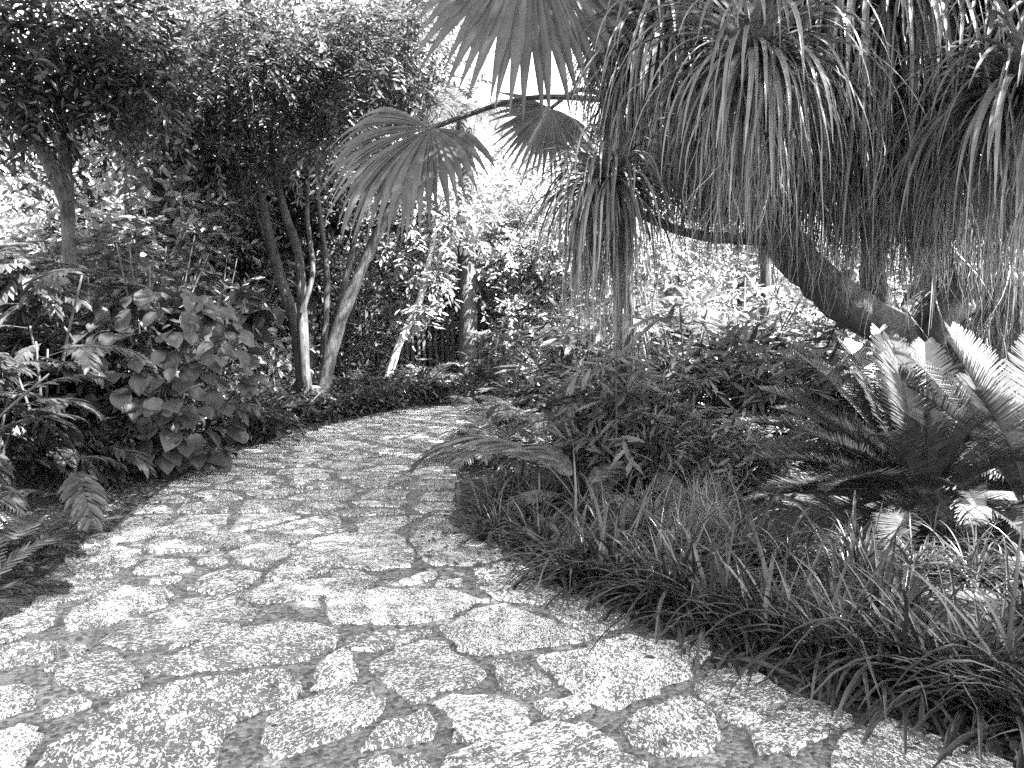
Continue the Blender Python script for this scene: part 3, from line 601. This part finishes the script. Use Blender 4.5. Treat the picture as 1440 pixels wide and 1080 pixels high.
# hanging inner curtains: long leaves nearly straight down with thin curling tips
def curtain(n, L):
    d = rng.normal(0, .45, (n, 3)); d[:, 2] = -1; d[:n//3, 2] = .4
    p = rng.normal(0, .12, (n, 3))
    mb = MB().add(*ribbons(p, d, L*rng.uniform(.5, 1.15, n), .016*rng.uniform(.6, 1.5, n), 12, 3.5, strapprof, .2, .6))
    k = n//2; d = rng.normal(0, .25, (k, 3)); d[:, 2] = -1
    mb.add(*ribbons(rng.normal(0, .14, (k, 3))-[0, 0, L*.3], d, L*rng.uniform(.5, 1.0, k), .006, 12, 2.0, None, .2, 2.2, True)); return mb.mesh('leaf_curtain', 'strap')
cur_pool = [curtain(230, 1.0) for _ in range(3)]
for i, (q, (x, y, d, L, n)) in enumerate(zip(hp, heads)):
    if i < 7:
        o = link('rosette', core, pony, q-bp, (0, 0, i*1.7))
        for k in range(n): link('leaf', strap_pool[k % 30], o, (0, 0, 0), (rng.normal(0, .06), rng.normal(0, .06), k*2.399), L*rng.uniform(.9, 1.15))
        link('leaf_curtain', cur_pool[i % 3], pony, q-bp-[0, 0, .05], (0, 0, i), L*(1.15 if i == 2 else .95))
    else:
        link('rosette', ros_pool[i % 4], pony, q-bp, (0, 0, i*1.1), L)
        link('leaf_curtain', cur_pool[i % 3], pony, q-bp, (0, 0, i*2.1), L*1.05)

# ------------------------------------------------------------------ fan palm
bf = np.array([*(P(878, 560, 7.6)[:2]), 0.0])
fan = thing('fan_palm', 'fan palm with big drooping pleated fan leaves over the path', 'palm', bf)
hub0 = P(860, 115, 7.4)
mb = MB(); tube(mb, rel([[*bf[:2], -.05], P(878, 480, 7.6), P(874, 350, 7.6), P(866, 220, 7.5), hub0], bf), [.14, .1, .09, .1, .1], 12, .06); link('trunk', mb.mesh('trunk', 'bark_palm'), fan)
def fan_leaf(hub, axis, face, rad, start, n=34, spread=2.25, droop=.9, join=.5, label=None):
    hub = np.asarray(hub); y = unit(np.asarray(axis, float)); z = np.asarray(face, float); z = unit(z-y*np.dot(z, y)); x = np.cross(y, z)
    mb = MB(); s_ = np.asarray(start); m1 = (s_+hub)/2+[0, 0, .12]
    tube(mb, rel([s_, m1, hub], hub), [.028, .024, .02], 7, .03, 5)
    fl = link('fan_leaf', mb.mesh('petiole', 'fan'), fan, hub-bf)
    th = np.linspace(-spread, spread, n); dth = 2*spread/(n-1)
    for t in th:
        d = x*math.sin(t)+y*math.cos(t)+z*.18*abs(math.sin(t)); d = unit(d); L = rad*(1-.22*(abs(t)/spread)**2)*rng.uniform(.93, 1.06)
        wmax = 2*rad*join*math.sin(dth/2)*1.4
        tang = x*math.cos(t)-y*math.sin(t)
        V, F = ribbons(np.array([[0, 0, 0]])+d*.015, np.array([d]), L, wmax, 12, droop*rng.uniform(.8, 1.25), lambda q: max(q/join, .04) if q < join else max(1-((q-join)/(1-join))**.8*.97, .02), .3*(1 if rng.random() < .9 else -1), .1, side=np.array([tang]), gk=.85)
        link('leaflet', MB().add(V, F).mesh('leaflet', 'fan'), fl)
    return fl
fan_leaf(P(606, 180, 6.3), (-.55, -.35, -.55), (-.15, -.62, .8), 1.15, P(850, 140, 7.3), 38, 1.62, 1.15, .6)
fan_leaf(P(748, -85, 5.2), (.0, .05, -1), (0, -1, .35), 1.12, P(862, 110, 7.3), 38, 1.75, .45, .6)
fan_leaf(P(775, 152, 8.2), (-.35, .2, -.8), (.3, -1, .4), .78, P(855, 135, 7.5), 28, 1.5, .5)
fan_leaf(P(930, 20, 8.0), (.5, .2, .4), (0, -.6, 1), 1.1, hub0, 30, 2.0, .8)
fan_leaf(P(800, 10, 8.4), (-.3, .5, .6), (0, -.6, 1), 1.1, hub0, 30, 2.0, .8)
# dry hanging skirt around the trunk
n = 70; a = rng.uniform(0, 6.28, n); hz = rng.uniform(.9, 2.1, n); cc = np.stack([np.cos(a)*.15, np.sin(a)*.15, hz], 1); d = np.stack([np.cos(a)*.4, np.sin(a)*.4, -np.ones(n)], 1)
link('dry_skirt', MB().add(*ribbons(cc, d, rng.uniform(.4, .9, n), .012, 8, 2.5, None, .2, .8)).mesh('dry_skirt', 'dry'), fan)

# ------------------------------------------------------------------ cycads
cyf = [frond('cycad_frond', 'cycad', 1.3, 100, .26, .0185, .35+.22*k, 1.28, .42, 0, .1, 1, .03, .018, .3) for k in range(4)]
def cycad(base, label, spec, trunk_h=.35, sc=1.0):
    c = thing('cycad', label, 'cycad', base, 'cycads behind the grass border')
    mb = MB(); tube(mb, [[0, 0, -.05], [0, 0, trunk_h*.5], [0, 0, trunk_h], [0, 0, trunk_h+.06]], [.17, .19, .16, .06], 12, .06)
    n = 90; a = np.arange(n)*2.4; z = np.linspace(.02, trunk_h, n); p = np.stack([np.cos(a)*.17, np.sin(a)*.17, z], 1); d = np.stack([np.cos(a), np.sin(a), np.full(n, .9)], 1)
    mb.add(*ribbons(p, d, .09, .05, 2, 0, fold=.3)); link('caudex', mb.mesh('caudex', 'bark'), c)
    for (az, el, s_, v) in spec: place_frond(cyf[v], c, R(az), R(el), sc*s_, (.08*math.sin(R(az)), .08*math.cos(R(az)), trunk_h))
    return c
bc = np.array([*P(1300, 740, 5.7)[:2], 0])
spec = [(-95, 12, 1.0, 1), (-88, 4, 1.0, 0), (-100, -8, .95, 0), (-110, -14, .9, 1), (-80, 22, 1.0, 1), (-75, 35, 1.05, 1), (-60, 45, 1.1, 1), (-45, 55, 1.1, 0), (-20, 62, 1.1, 0), (0, 66, 1.15, 0), (25, 62, 1.1, 0), (50, 52, 1.1, 1), (70, 42, 1.05, 1),
        (95, 28, 1.0, 1), (110, 10, 1.0, 1), (-130, 48, .85, 2), (-150, 62, .8, 2), (170, 66, .8, 2), (150, 40, .8, 2), (-120, 25, .9, 2), (130, 15, .9, 2), (-170, 30, .7, 3), (-35, 35, 1.1, 1), (20, 40, 1.1, 1), (-62, 26, 1.05, 2), (-140, 5, .8, 3), (165, 10, .75, 3), (-10, 78, 1.0, 0)]
cycad(bc, 'large dark cycad with arching feather fronds behind the grass border', spec, .34, .95)
bc2 = np.array([*P(1455, 760, 5.3)[:2], 0])
spec2 = [(-40, 60, 1.0, 0), (-90, 58, .95, 1), (-120, 62, .9, 1), (-20, 70, 1.1, 0), (30, 66, 1.1, 0), (80, 50, 1, 1), (120, 40, 1, 1), (-150, 66, .85, 1), (170, 50, .85, 2), (-70, 74, 1, 0), (60, 30, 1, 1)]
cycad(bc2, 'sunlit cycad with upright fronds at the right edge', spec2, .3)
bc3 = np.array([*P(1370, 620, 7.4)[:2], 0])
cycad(bc3, 'cycad with steep fronds standing behind the large cycad', [(k*33, 30+25*(k % 3), 1.05, k % 3) for k in range(13)], .45, 1.05)

# ------------------------------------------------------------------ border grass
def grass_mesh(n, L, W, mat, spread=.75):
    d = rng.normal(0, spread, (n, 3)); d[:, 2] = np.abs(rng.normal(.9, .35, n))+.15
    p = rng.normal(0, .06, (n, 3)); p[:, 2] = 0
    return MB().add(*ribbons(p, d, L*rng.uniform(.5, 1.2, n), W*rng.uniform(.6, 1.3, n), 8, rng.uniform(1.4, 4.6, n), lambda t: (1-t**2.5*.95)*min(1, .7+3*t), .22, .35, gk=.35)).mesh('grass_clump', mat)
def dead_mesh(n, L, W):
    d = rng.normal(0, 1, (n, 3)); d[:, 2] = np.abs(rng.normal(.5, .3, n))+.1; p = rng.normal(0, .06, (n, 3)); p[:, 2] = 0
    return MB().add(*ribbons(p, d, L*rng.uniform(.4, 1.1, n), W*rng.uniform(.5, 1.2, n), 7, rng.uniform(2.5, 5.5, n), None, .2, .9, gk=.3)).mesh('dead_blade', 'dry')
GD = [dead_mesh(11, .6, .012) for _ in range(4)]
GR = [grass_mesh(150, .68, .0215, 'grass', .85) for _ in range(5)]; GP = [grass_mesh(170, .62, .012, 'sunlit_grass', .4) for _ in range(2)]
front = [((905, 872), 'grass clump drooping over the path edge left end of the front border row'), ((985, 905), 'grass clump at the path edge second from the left in the front row'), ((1075, 938), 'dark grass clump at the path edge beside a fallen stick'), ((1160, 972), 'grass clump at the path edge right of the fallen stick'),
         ((1260, 1005), 'grass clump arching over the path edge near the lower right'), ((1365, 1040), 'grass clump at the path edge close to the right corner'), ((1470, 1075), 'grass clump in the lower right corner with pale blades'), ((835, 842), 'grass clump hanging over the path edge below the fern fronds')]
for i, (q, lab) in enumerate(front):
    p = G(*q)+[.14, .2, 0]; tag(link('grass_clump', GR[i % 5], None, p, (0, 0, i*1.3), rng.uniform(.95, 1.15)), lab, 'grass clump', 'grass clumps edging the path')
rows = [((790, 812), (1500, 1000), 5, 'middle row'), ((860, 790), (1520, 925), 4, 'back row'), ((905, 770), (1230, 845), 5, 'rearmost row')]
spots = ['at its left end below the fern fronds', 'just right of the left end', 'below the pale sunlit grass', 'left of the low cycad fronds', 'in front of the big cycad', 'below the cycad trunk', 'near the right edge', 'cut by the right edge']
for r_, (a, b, n, nm) in enumerate(rows):
    for i in range(n):
        f = i/(n-1); p = G(a[0]*(1-f)+b[0]*f, a[1]*(1-f)+b[1]*f)+[rng.normal(0, .1), rng.normal(0, .1), 0]
        tag(link('grass_clump', GR[(i+r_*2) % 5], None, p, (0, 0, rng.uniform(0, 6)), rng.uniform(.75, 1.1)), f'dark grass clump of the {nm} {spots[i]}', 'grass clump', 'grass clumps edging the path')
for i, (q, lab) in enumerate((((1290, 812), 'low dark grass clump just in front of the cycad trunk'), ((1370, 818), 'low dark grass clump between the two cycads'), ((1450, 826), 'low dark grass clump below the right edge cycad'), ((1210, 800), 'low dark grass clump under the lowest left cycad fronds'), ((1330, 770), 'low grass clump right behind the big cycad base'), ((1410, 765), 'low grass clump behind the right cycad base'))):
    tag(link('grass_clump', GR[i % 5], None, G(*q), (0, 0, i*1.7), .68), lab, 'grass clump', 'grass clumps around the cycads')
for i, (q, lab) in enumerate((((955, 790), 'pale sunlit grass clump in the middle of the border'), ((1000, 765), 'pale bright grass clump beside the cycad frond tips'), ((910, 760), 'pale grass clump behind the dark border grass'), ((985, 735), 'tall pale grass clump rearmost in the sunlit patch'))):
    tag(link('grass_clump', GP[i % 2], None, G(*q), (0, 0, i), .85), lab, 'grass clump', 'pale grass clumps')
for i, (q, lab) in enumerate((((700, 760), 'low fine grass clump at the path corner below the drooping frond'), ((755, 775), 'low grass clump right of the drooping frond'), ((760, 725), 'arching grass clump behind the drooping frond'), ((700, 715), 'grass clump right beside the drooping frond'), ((690, 738), 'arching grass clump under the tip of the broad drooping frond'), ((745, 742), 'arching grass clump below the middle of the broad drooping frond'), ((790, 708), 'arching grass clump behind the broad drooping frond'), ((725, 690), 'grass clump at the path edge behind the broad drooping frond'), ((835, 735), 'grass clump left of the pale sunlit grass'), ((900, 700), 'grass clump in front of the dark right shrubs'), ((960, 690), 'grass clump under the lance leaved shrub'))):
    tag(link('grass_clump', GR[i % 5], None, G(*q), (0, 0, i*2), .74), lab, 'grass clump', 'grass clumps of the back border')

for k, o in enumerate([o for o in C.objects if o.name.split('.')[0] == 'grass_clump']): link('dead_blade', GD[k % 4], o, (0, 0, 0), (0, 0, k*1.9))

# ------------------------------------------------------------------ palms and ferns on the right edge of the path
arf = [frond('areca_frond', 'pale_frond', 1.25, 26, .32, .03, 1.1+.25*k, .95, .15, 1.2, .2, 3, .06, .014, .45, lambda q: max(.15, math.sin(math.pi*min(1, .15+.85*q)))) for k in range(3)]
def small_palm(base, label, n, sc, seed, elr=(15, 75), azs=None, nm='small_palm', pool=None, grp='small palms along the right of the path'):
    c = thing(nm, label, 'palm' if 'palm' in nm else 'fern', base, grp); pool = pool or arf
    for k in range(n):
        az = azs[k] if azs else k*137.5+seed; place_frond(pool[k % len(pool)], c, R(az), R(rng.uniform(*elr)), sc*rng.uniform(.8, 1.1), (0, 0, .03))
    return c
drp = frond('drooping_frond', 'pale_frond', 1.5, 46, .36, .062, 1.9, .9, -.05, 1.6, .25, 4, .04, .018, .5, lambda q: max(.15, math.sin(math.pi*min(1, .15+.85*q))))
b = G(815, 722); c = thing('drooping_palm', 'low palm whose broad frond arches down over the path edge', 'palm', b)
for az, el, s_ in ((-86, 58, 1.1), (-30, 60, .8), (40, 50, .7), (130, 40, .5), (-120, 40, .6)): place_frond(drp, c, R(az), R(el), s_, (0, 0, .05))
b = G(905, 690); c = thing('drooping_palm', 'palm with one broad bent frond behind the frond over the path', 'palm', b)
for az, el, s_ in ((-80, 60, .75), (-20, 65, .7), (40, 60, .75), (100, 50, .7), (170, 45, .6), (-140, 45, .6)): place_frond(drp, c, R(az), R(el), s_, (0, 0, .05))
for i, (q, n, sc, lab) in enumerate((((700, 650), 16, .75, 'dark fern like palm leaning over the path edge'), ((690, 618), 15, .75, 'dark small palm at the bend of the path'), ((760, 640), 16, .9, 'dark small palm in the middle of the right bed'), ((830, 640), 15, .9, 'small palm with glinting leaflets below the fan palm trunk'),
                                     ((740, 600), 14, .95, 'small palm behind the dark ones near the bend'), ((860, 610), 14, .9, 'small palm beside the fan palm trunk'), ((905, 665), 14, .85, 'small palm in front of the lance leaved shrubs'))):
    small_palm(G(*q), lab, n, sc, i*40)
for i, (px, Yd, n, sc, lab) in enumerate(((690, 17.5, 14, 1.5, 'bright sunlit palm clump right of the dark palm trunk'), (640, 18.2, 12, 1.4, 'lit palm clump behind the dark palm trunk base'), (600, 17, 10, 1.0, 'lit low palm between the leaning trunk and palm trunk'), (730, 18, 12, 1.3, 'sunlit palm clump farther right at the bend'))):
    small_palm(np.array([P(px, 450, Yd)[0], Yd, 0]), lab, n, sc, i*55, (25, 80), grp='sunlit palm clumps at the bend')

# ------------------------------------------------------------------ shrubs
def lance_shrub(base, h, wd, n, lL, lW, mat, name='foliage', canes=9):
    mbs, mbl = MB(), MB(); 
    for k in range(canes):
        a = rng.uniform(0, 6.28); q = wd*rng.uniform(.2, 1); top = np.array([math.cos(a)*q, math.sin(a)*q, h*rng.uniform(.6, 1)]); p, _ = tube(mbs, [[math.cos(a)*.1, math.sin(a)*.1, 0], top*[.5, .5, .6], top], [.012, .01, .006], 5, .05, 4)
        m_ = n//canes; t = rng.uniform(.25, 1, m_); i = (t*(len(p)-1)).astype(int); b = p[i]; d = rand_dir(m_); d[:, 2] = d[:, 2]*.4+.15
        sprays(mbl, b, d, rng.uniform(.2, .5, m_), 7, lL, lW, HEX, .55, .7, .25)
    return mbs.mesh('stem', 'bark'), mbl.mesh(name, mat)
LS = [lance_shrub(0, 1.8, .85, 84, .26, .054, 'bed_leaf') for _ in range(2)]; LQ = lance_shrub(0, 1.7, .85, 80, .25, .05, 'pale_frond'); LP = lance_shrub(0, 1.2, .7, 130, .17, .045, 'leaf_sunlit'); LD = lance_shrub(0, 1.3, .7, 130, .13, .05, 'leaf_dark'); LH = lance_shrub(0, .55, .55, 150, .09, .04, 'leaf_dark', canes=14); LM = lance_shrub(0, 2.3, .9, 170, .14, .05, 'leaf', canes=12)  # LQ leaves paler to make up for missing light in the shaded bed
def shrub(x, y, kind, sc, rz, label, grp, nm='shrub'):
    t = thing(nm, label, 'shrub', (x, y, 0), grp, rz); t.scale = (sc,)*3; link('stem', kind[0], t); link('foliage', kind[1], t); return t
def sh(px, Yd, kind, sc, rz, label, grp, nm='shrub'): return shrub(P(px, 450, Yd)[0], Yd, kind, sc, rz, label, grp, nm)
gR = 'shrubs in the right bed'
for a in ((900, 8.2, LS[0], 1.0, 0, 'lance leaved shrub beside the fan palm trunk'), (970, 7.8, LQ, 1.05, 1, 'lance leaved shrub with glossy narrow leaves behind the pale grass'), (1050, 8.0, LS[0], 1.0, 2, 'lance leaved shrub below the slim pale trunk'),
          (1110, 7.6, LQ, .85, 3, 'lance leaved shrub left of the cycad fronds'),           (890, 9.6, LS[1], 1.3, 2.2, 'tall lance leaved shrub rising behind the fan palm trunk'), (965, 9.0, LS[0], 1.28, 3.2, 'tall tangled lance leaved shrub under the long horizontal limb'), (1045, 9.3, LQ, 1.3, 4.2, 'tall pale lance leaved shrub just left of the slim pale trunk'), (1125, 8.9, LS[1], 1.25, 5.2, 'tall lance leaved shrub under the bend of the ponytail limb'), (805, 10.4, LS[0], 1.25, .2, 'tall lance leaved shrub left of the fan palm trunk below the tuft'),
          (690, 15.4, LD, 1.1, .9, 'dark small leaved shrub right of the dark palm trunk'),
          (1000, 9.4, LS[0], 1.1, 4, 'farther lance leaved shrub behind the front ones'), (1150, 9.5, LS[1], .9, 5, 'lance leaved shrub under the sloping ponytail trunk'),
          (1020, 6.8, LP, .75, 1.5, 'low bright shrub in front of the lance leaved ones'), (930, 7.0, LQ, .7, 2.5, 'low lance leaved shrub right of the small palms'), (1085, 6.9, LP, .7, 3.5, 'low bright shrub just left of the cycad frond tips'), (1140, 7.6, LP, .7, 4.5, 'low bright shrub behind the cycad frond tips'), (870, 7.0, LQ, .95, 5.5, 'lance leaved shrub in front of the fan palm trunk'), (830, 7.3, LS[0], .8, 4.4, 'lance leaved shrub just left of the fan palm trunk'), (1180, 8.6, LP, .9, .5, 'bright shrub under the sloping ponytail trunk'), (1330, 8.8, LP, .9, 1.9, 'bright shrub behind the big cycad'), (1420, 8.4, LP, .9, 2.9, 'bright shrub behind the cycads at the right edge'), (780, 10.5, LD, .85, 2, 'dark small leaved shrub left of the fan palm trunk'), (730, 11.5, LD, .8, 3, 'dark shrub at the right of the path bend'),
          (1220, 8.3, LD, 1.0, 5, 'dark shrub at the foot of the ponytail palm'), (680, 13, LD, .9, 1, 'dark shrub hiding the end of the path')): sh(*a, gR)
gH = 'low dark plants edging the far path'
names = ['where the path bends', 'just left of the bend', 'below the leaning trunk', 'right of the many stemmed tree', 'at the foot of the many stemmed tree', 'left of the many stems', 'beside the broad leaved shrub', 'next to the shrub by the path edge']
for i, (px, Yd) in enumerate(((615, 15.2), (578, 14.8), (540, 14.0), (500, 13.2), (460, 12.4), (420, 11.8), (380, 11.0), (350, 10.2))):
    sh(px-6, Yd, LH, 1.15, i*.9, f'low dark hedge plant {names[i]}', gH, 'hedge_plant')
for i, (px, Yd) in enumerate(((600, 16), (555, 15.3), (505, 14.4), (455, 13.8), (400, 13.0), (360, 12.0), (330, 11))):
    sh(px-14, Yd, LH, 1.5, i*1.1+.4, f'rear dark hedge plant {names[i]}', gH, 'hedge_plant')
gL = 'shrubs massed left of the path'
for a in ((300, 12.5, LM, 1.2, 0, 'dark tall shrub between the broad leaved shrub and the fence'), (230, 11.2, LM, 1.3, 1, 'tall shrub right of the forked trunk'), (160, 10.8, LM, 1.3, 2, 'tall shrub close behind the forked trunk'), (60, 10.4, LM, 1.15, 3, 'tall shrub left of the forked trunk'), (-40, 9.5, LM, 1.1, 4, 'tall shrub cut by the left edge of the view'),
          (205, 9.6, LM, 1.15, 5.0, 'tall shrub just behind the heart leaved shrub'), (120, 9.1, LM, 1.0, 6.0, 'tall shrub directly in front of the forked trunk'), (110, 8.2, LD, 1.15, 0, 'dark shrub in front of the forked trunk'), (20, 7.6, LD, 1.2, 1, 'dark shrub at the left edge'), (150, 7.4, LD, .75, 2, 'low dark shrub left of the broad leaved shrub')): sh(*a, gL)

# compound leaved shrubs at the left: every frond a part
cpf = [frond('compound_leaf', 'leaf', .75, 11, .25, .065, .8+.2*k, .9, .05, 1.8, .18, 3, .06, .01, .7, lambda q: max(.1, math.sin(math.pi*min(1, .1+.9*q)))) for k in range(3)]
def compound(base, label, h, wd, n, sc, seed):
    c = thing('feathery_shrub', label, 'shrub', base, 'feather leaved shrubs left of the path'); r2 = np.random.default_rng(seed); mb = MB()
    tops = [np.array([r2.normal(0, wd*.5), r2.normal(0, wd*.5), h*r2.uniform(.6, 1)]) for _ in range(6)]
    for t in tops: tube(mb, [[0, 0, 0], t*[.4, .4, .55], t], [.02, .016, .008], 6, .05, 4)
    link('stem', mb.mesh('stem', 'bark'), c)
    for k in range(n):
        t = tops[k % 6]*[1, 1, 0]*r2.uniform(.6, 1.2)+[0, 0, h*r2.uniform(.12, 1)]; place_frond(cpf[k % 3], c, k*2.4+r2.normal(0, .3), R(r2.uniform(-15, 50)), sc*r2.uniform(.75, 1.15), t, name='compound_leaf')
for a in ((P(-25, 450, 6.3)[0], 6.3, 'feather leaved shrub at the left edge beside the path', 1.35, .6, 46, .8, 1), (P(55, 450, 7.3)[0], 7.3, 'feather leaved shrub left of the broad leaved shrub', 1.55, .6, 48, .8, 2), (P(-125, 450, 5.9)[0], 5.9, 'feather leaved shrub half outside the left edge', 1.5, .6, 42, .8, 3),
          (P(60, 450, 7.8)[0], 7.8, 'taller feather leaved shrub behind the left ones', 2.1, .7, 52, .9, 4), (P(170, 450, 8.0)[0], 8.0, 'feather leaved shrub with a long fern like leaf behind the path side', 1.9, .6, 44, .9, 5), (P(-60, 450, 7.2)[0], 7.2, 'tall feather leaved shrub at the far left', 2.2, .7, 44, .95, 6)):
    compound(np.array([a[0], a[1], 0]), *a[2:])
fnf = [frond('fern_frond', 'leaf', .6, 15, .14, .034, .9+.2*k, 1.05, .05, .6, .15, 2, .04, .008, .4) for k in range(2)]
for i, (q, lab, n, sc) in enumerate((((15, 800), 'bright fern on the left path edge', 15, .95), ((-30, 850), 'fern in the left corner over the path', 14, .9), ((50, 770), 'fern behind the path edge fern at left', 12, .8))):
    small_palm(G(*q), lab, n, sc, i*70, (0, 60), None, 'fern', fnf, 'ferns on the left path edge')

# broad leaved shrub: every leaf a part
def broad_leaf_mesh(fold, curl):
    ys = np.linspace(0, 1, 7); ws = np.array([.1, .36, .44, .42, .33, .17, .0])
    V = []; F = []
    for k, (y, w_) in enumerate(zip(ys, ws)):
        z = -curl*y*y
        for j, u in enumerate((-1, -.5, 0, .5, 1)):
            V.append([u*w_, y-(.07*abs(u) if k < 2 else 0), z+fold*abs(u)*w_-.12*(abs(u) == 1)*w_+rng.normal(0, .008)])
    for k in range(6):
        for j in range(4): F.append([k*5+j, k*5+j+1, k*5+j+6, k*5+j+5])
    return MB().add(V, F).mesh('leaf', 'broad')
BLM = [broad_leaf_mesh(f, c) for f, c in ((.35, .15), (.2, .3), (.45, .05), (.25, .22))]
bb = np.array([P(228, 450, 8.1)[0], 8.1, 0])
br = thing('broad_leaved_shrub', 'shrub of large overlapping heart shaped leaves beside the path', 'shrub', bb)
mb = MB()
for k in range(9):
    e = np.array([rng.normal(0, .4), rng.normal(0, .3), rng.uniform(.8, 1.7)]); tube(mb, [[rng.normal(0, .1), rng.normal(0, .1), 0], e*[.5, .5, .5], e], [.02, .016, .01], 6, .05, 4)
link('stem', mb.mesh('stem', 'bark'), br)
cnt = 0
while cnt < 290:
    d = rand_dir(1)[0]
    if d[1] > .25: continue
    q = np.array([d[0]*.95, d[1]*.75, 1.0+d[2]*.98])*1.0; q[:2] *= rng.uniform(.8, 1.05)
    if q[2] < .12: q[2] = rng.uniform(.12, .3)
    out = unit(np.array([d[0]+rng.normal(0, .35), d[1]+rng.normal(0, .35)-.15, 0.0])); az = math.atan2(out[0], out[1])
    link('leaf', BLM[cnt % 4], br, q, (R(rng.normal(-38, 22)), R(rng.normal(0, 18)), -az), rng.uniform(.14, .25)); cnt += 1
# its neighbour reaching out towards the many stemmed tree
b = np.array([P(318, 450, 10)[0], 10, 0]); c = thing('broad_leaved_shrub', 'taller broad leaved shrub in shade with a drooping branch near the many stems', 'shrub', b); mb = MB()
tube(mb, [[0, 0, 0], [-.2, 0, 1.2], [0, -.1, 2.0], [.35, -.2, 2.0]], [.03, .025, .02, .012], 6, .05, 4); link('stem', mb.mesh('stem', 'bark'), c)
for k in range(110):
    t = rng.random(); q = np.array([rng.normal(-.55, .38), rng.normal(0, .3), rng.uniform(1.0, 2.1)]) if t < .8 else np.array([rng.normal(.4, .12), -.2, rng.normal(1.75, .12)])
    link('leaf', BLM[k % 4], c, q, (R(rng.normal(-35, 25)), R(rng.normal(0, 20)), rng.uniform(0, 6.28)), rng.uniform(.2, .32))

# ------------------------------------------------------------------ small things on the ground
a, b = G(1030, 940)+[0, .05, .03], G(1135, 975)+[0, .05, .03]
mb = MB(); tube(mb, rel([a, (a+b)/2+[0, .01, .02], b], a), [.011, .012, .007], 7, .18); tag(link('fallen_stick', mb.mesh('fallen_stick', 'bark_mid'), None, a), 'thin fallen stick lying on the path edge under the grass', 'stick')
print('stones', n_stone, 'objects', len(bpy.data.objects), 'tris', sum(len(m.loops)-2*len(m.polygons) for m in bpy.data.meshes))
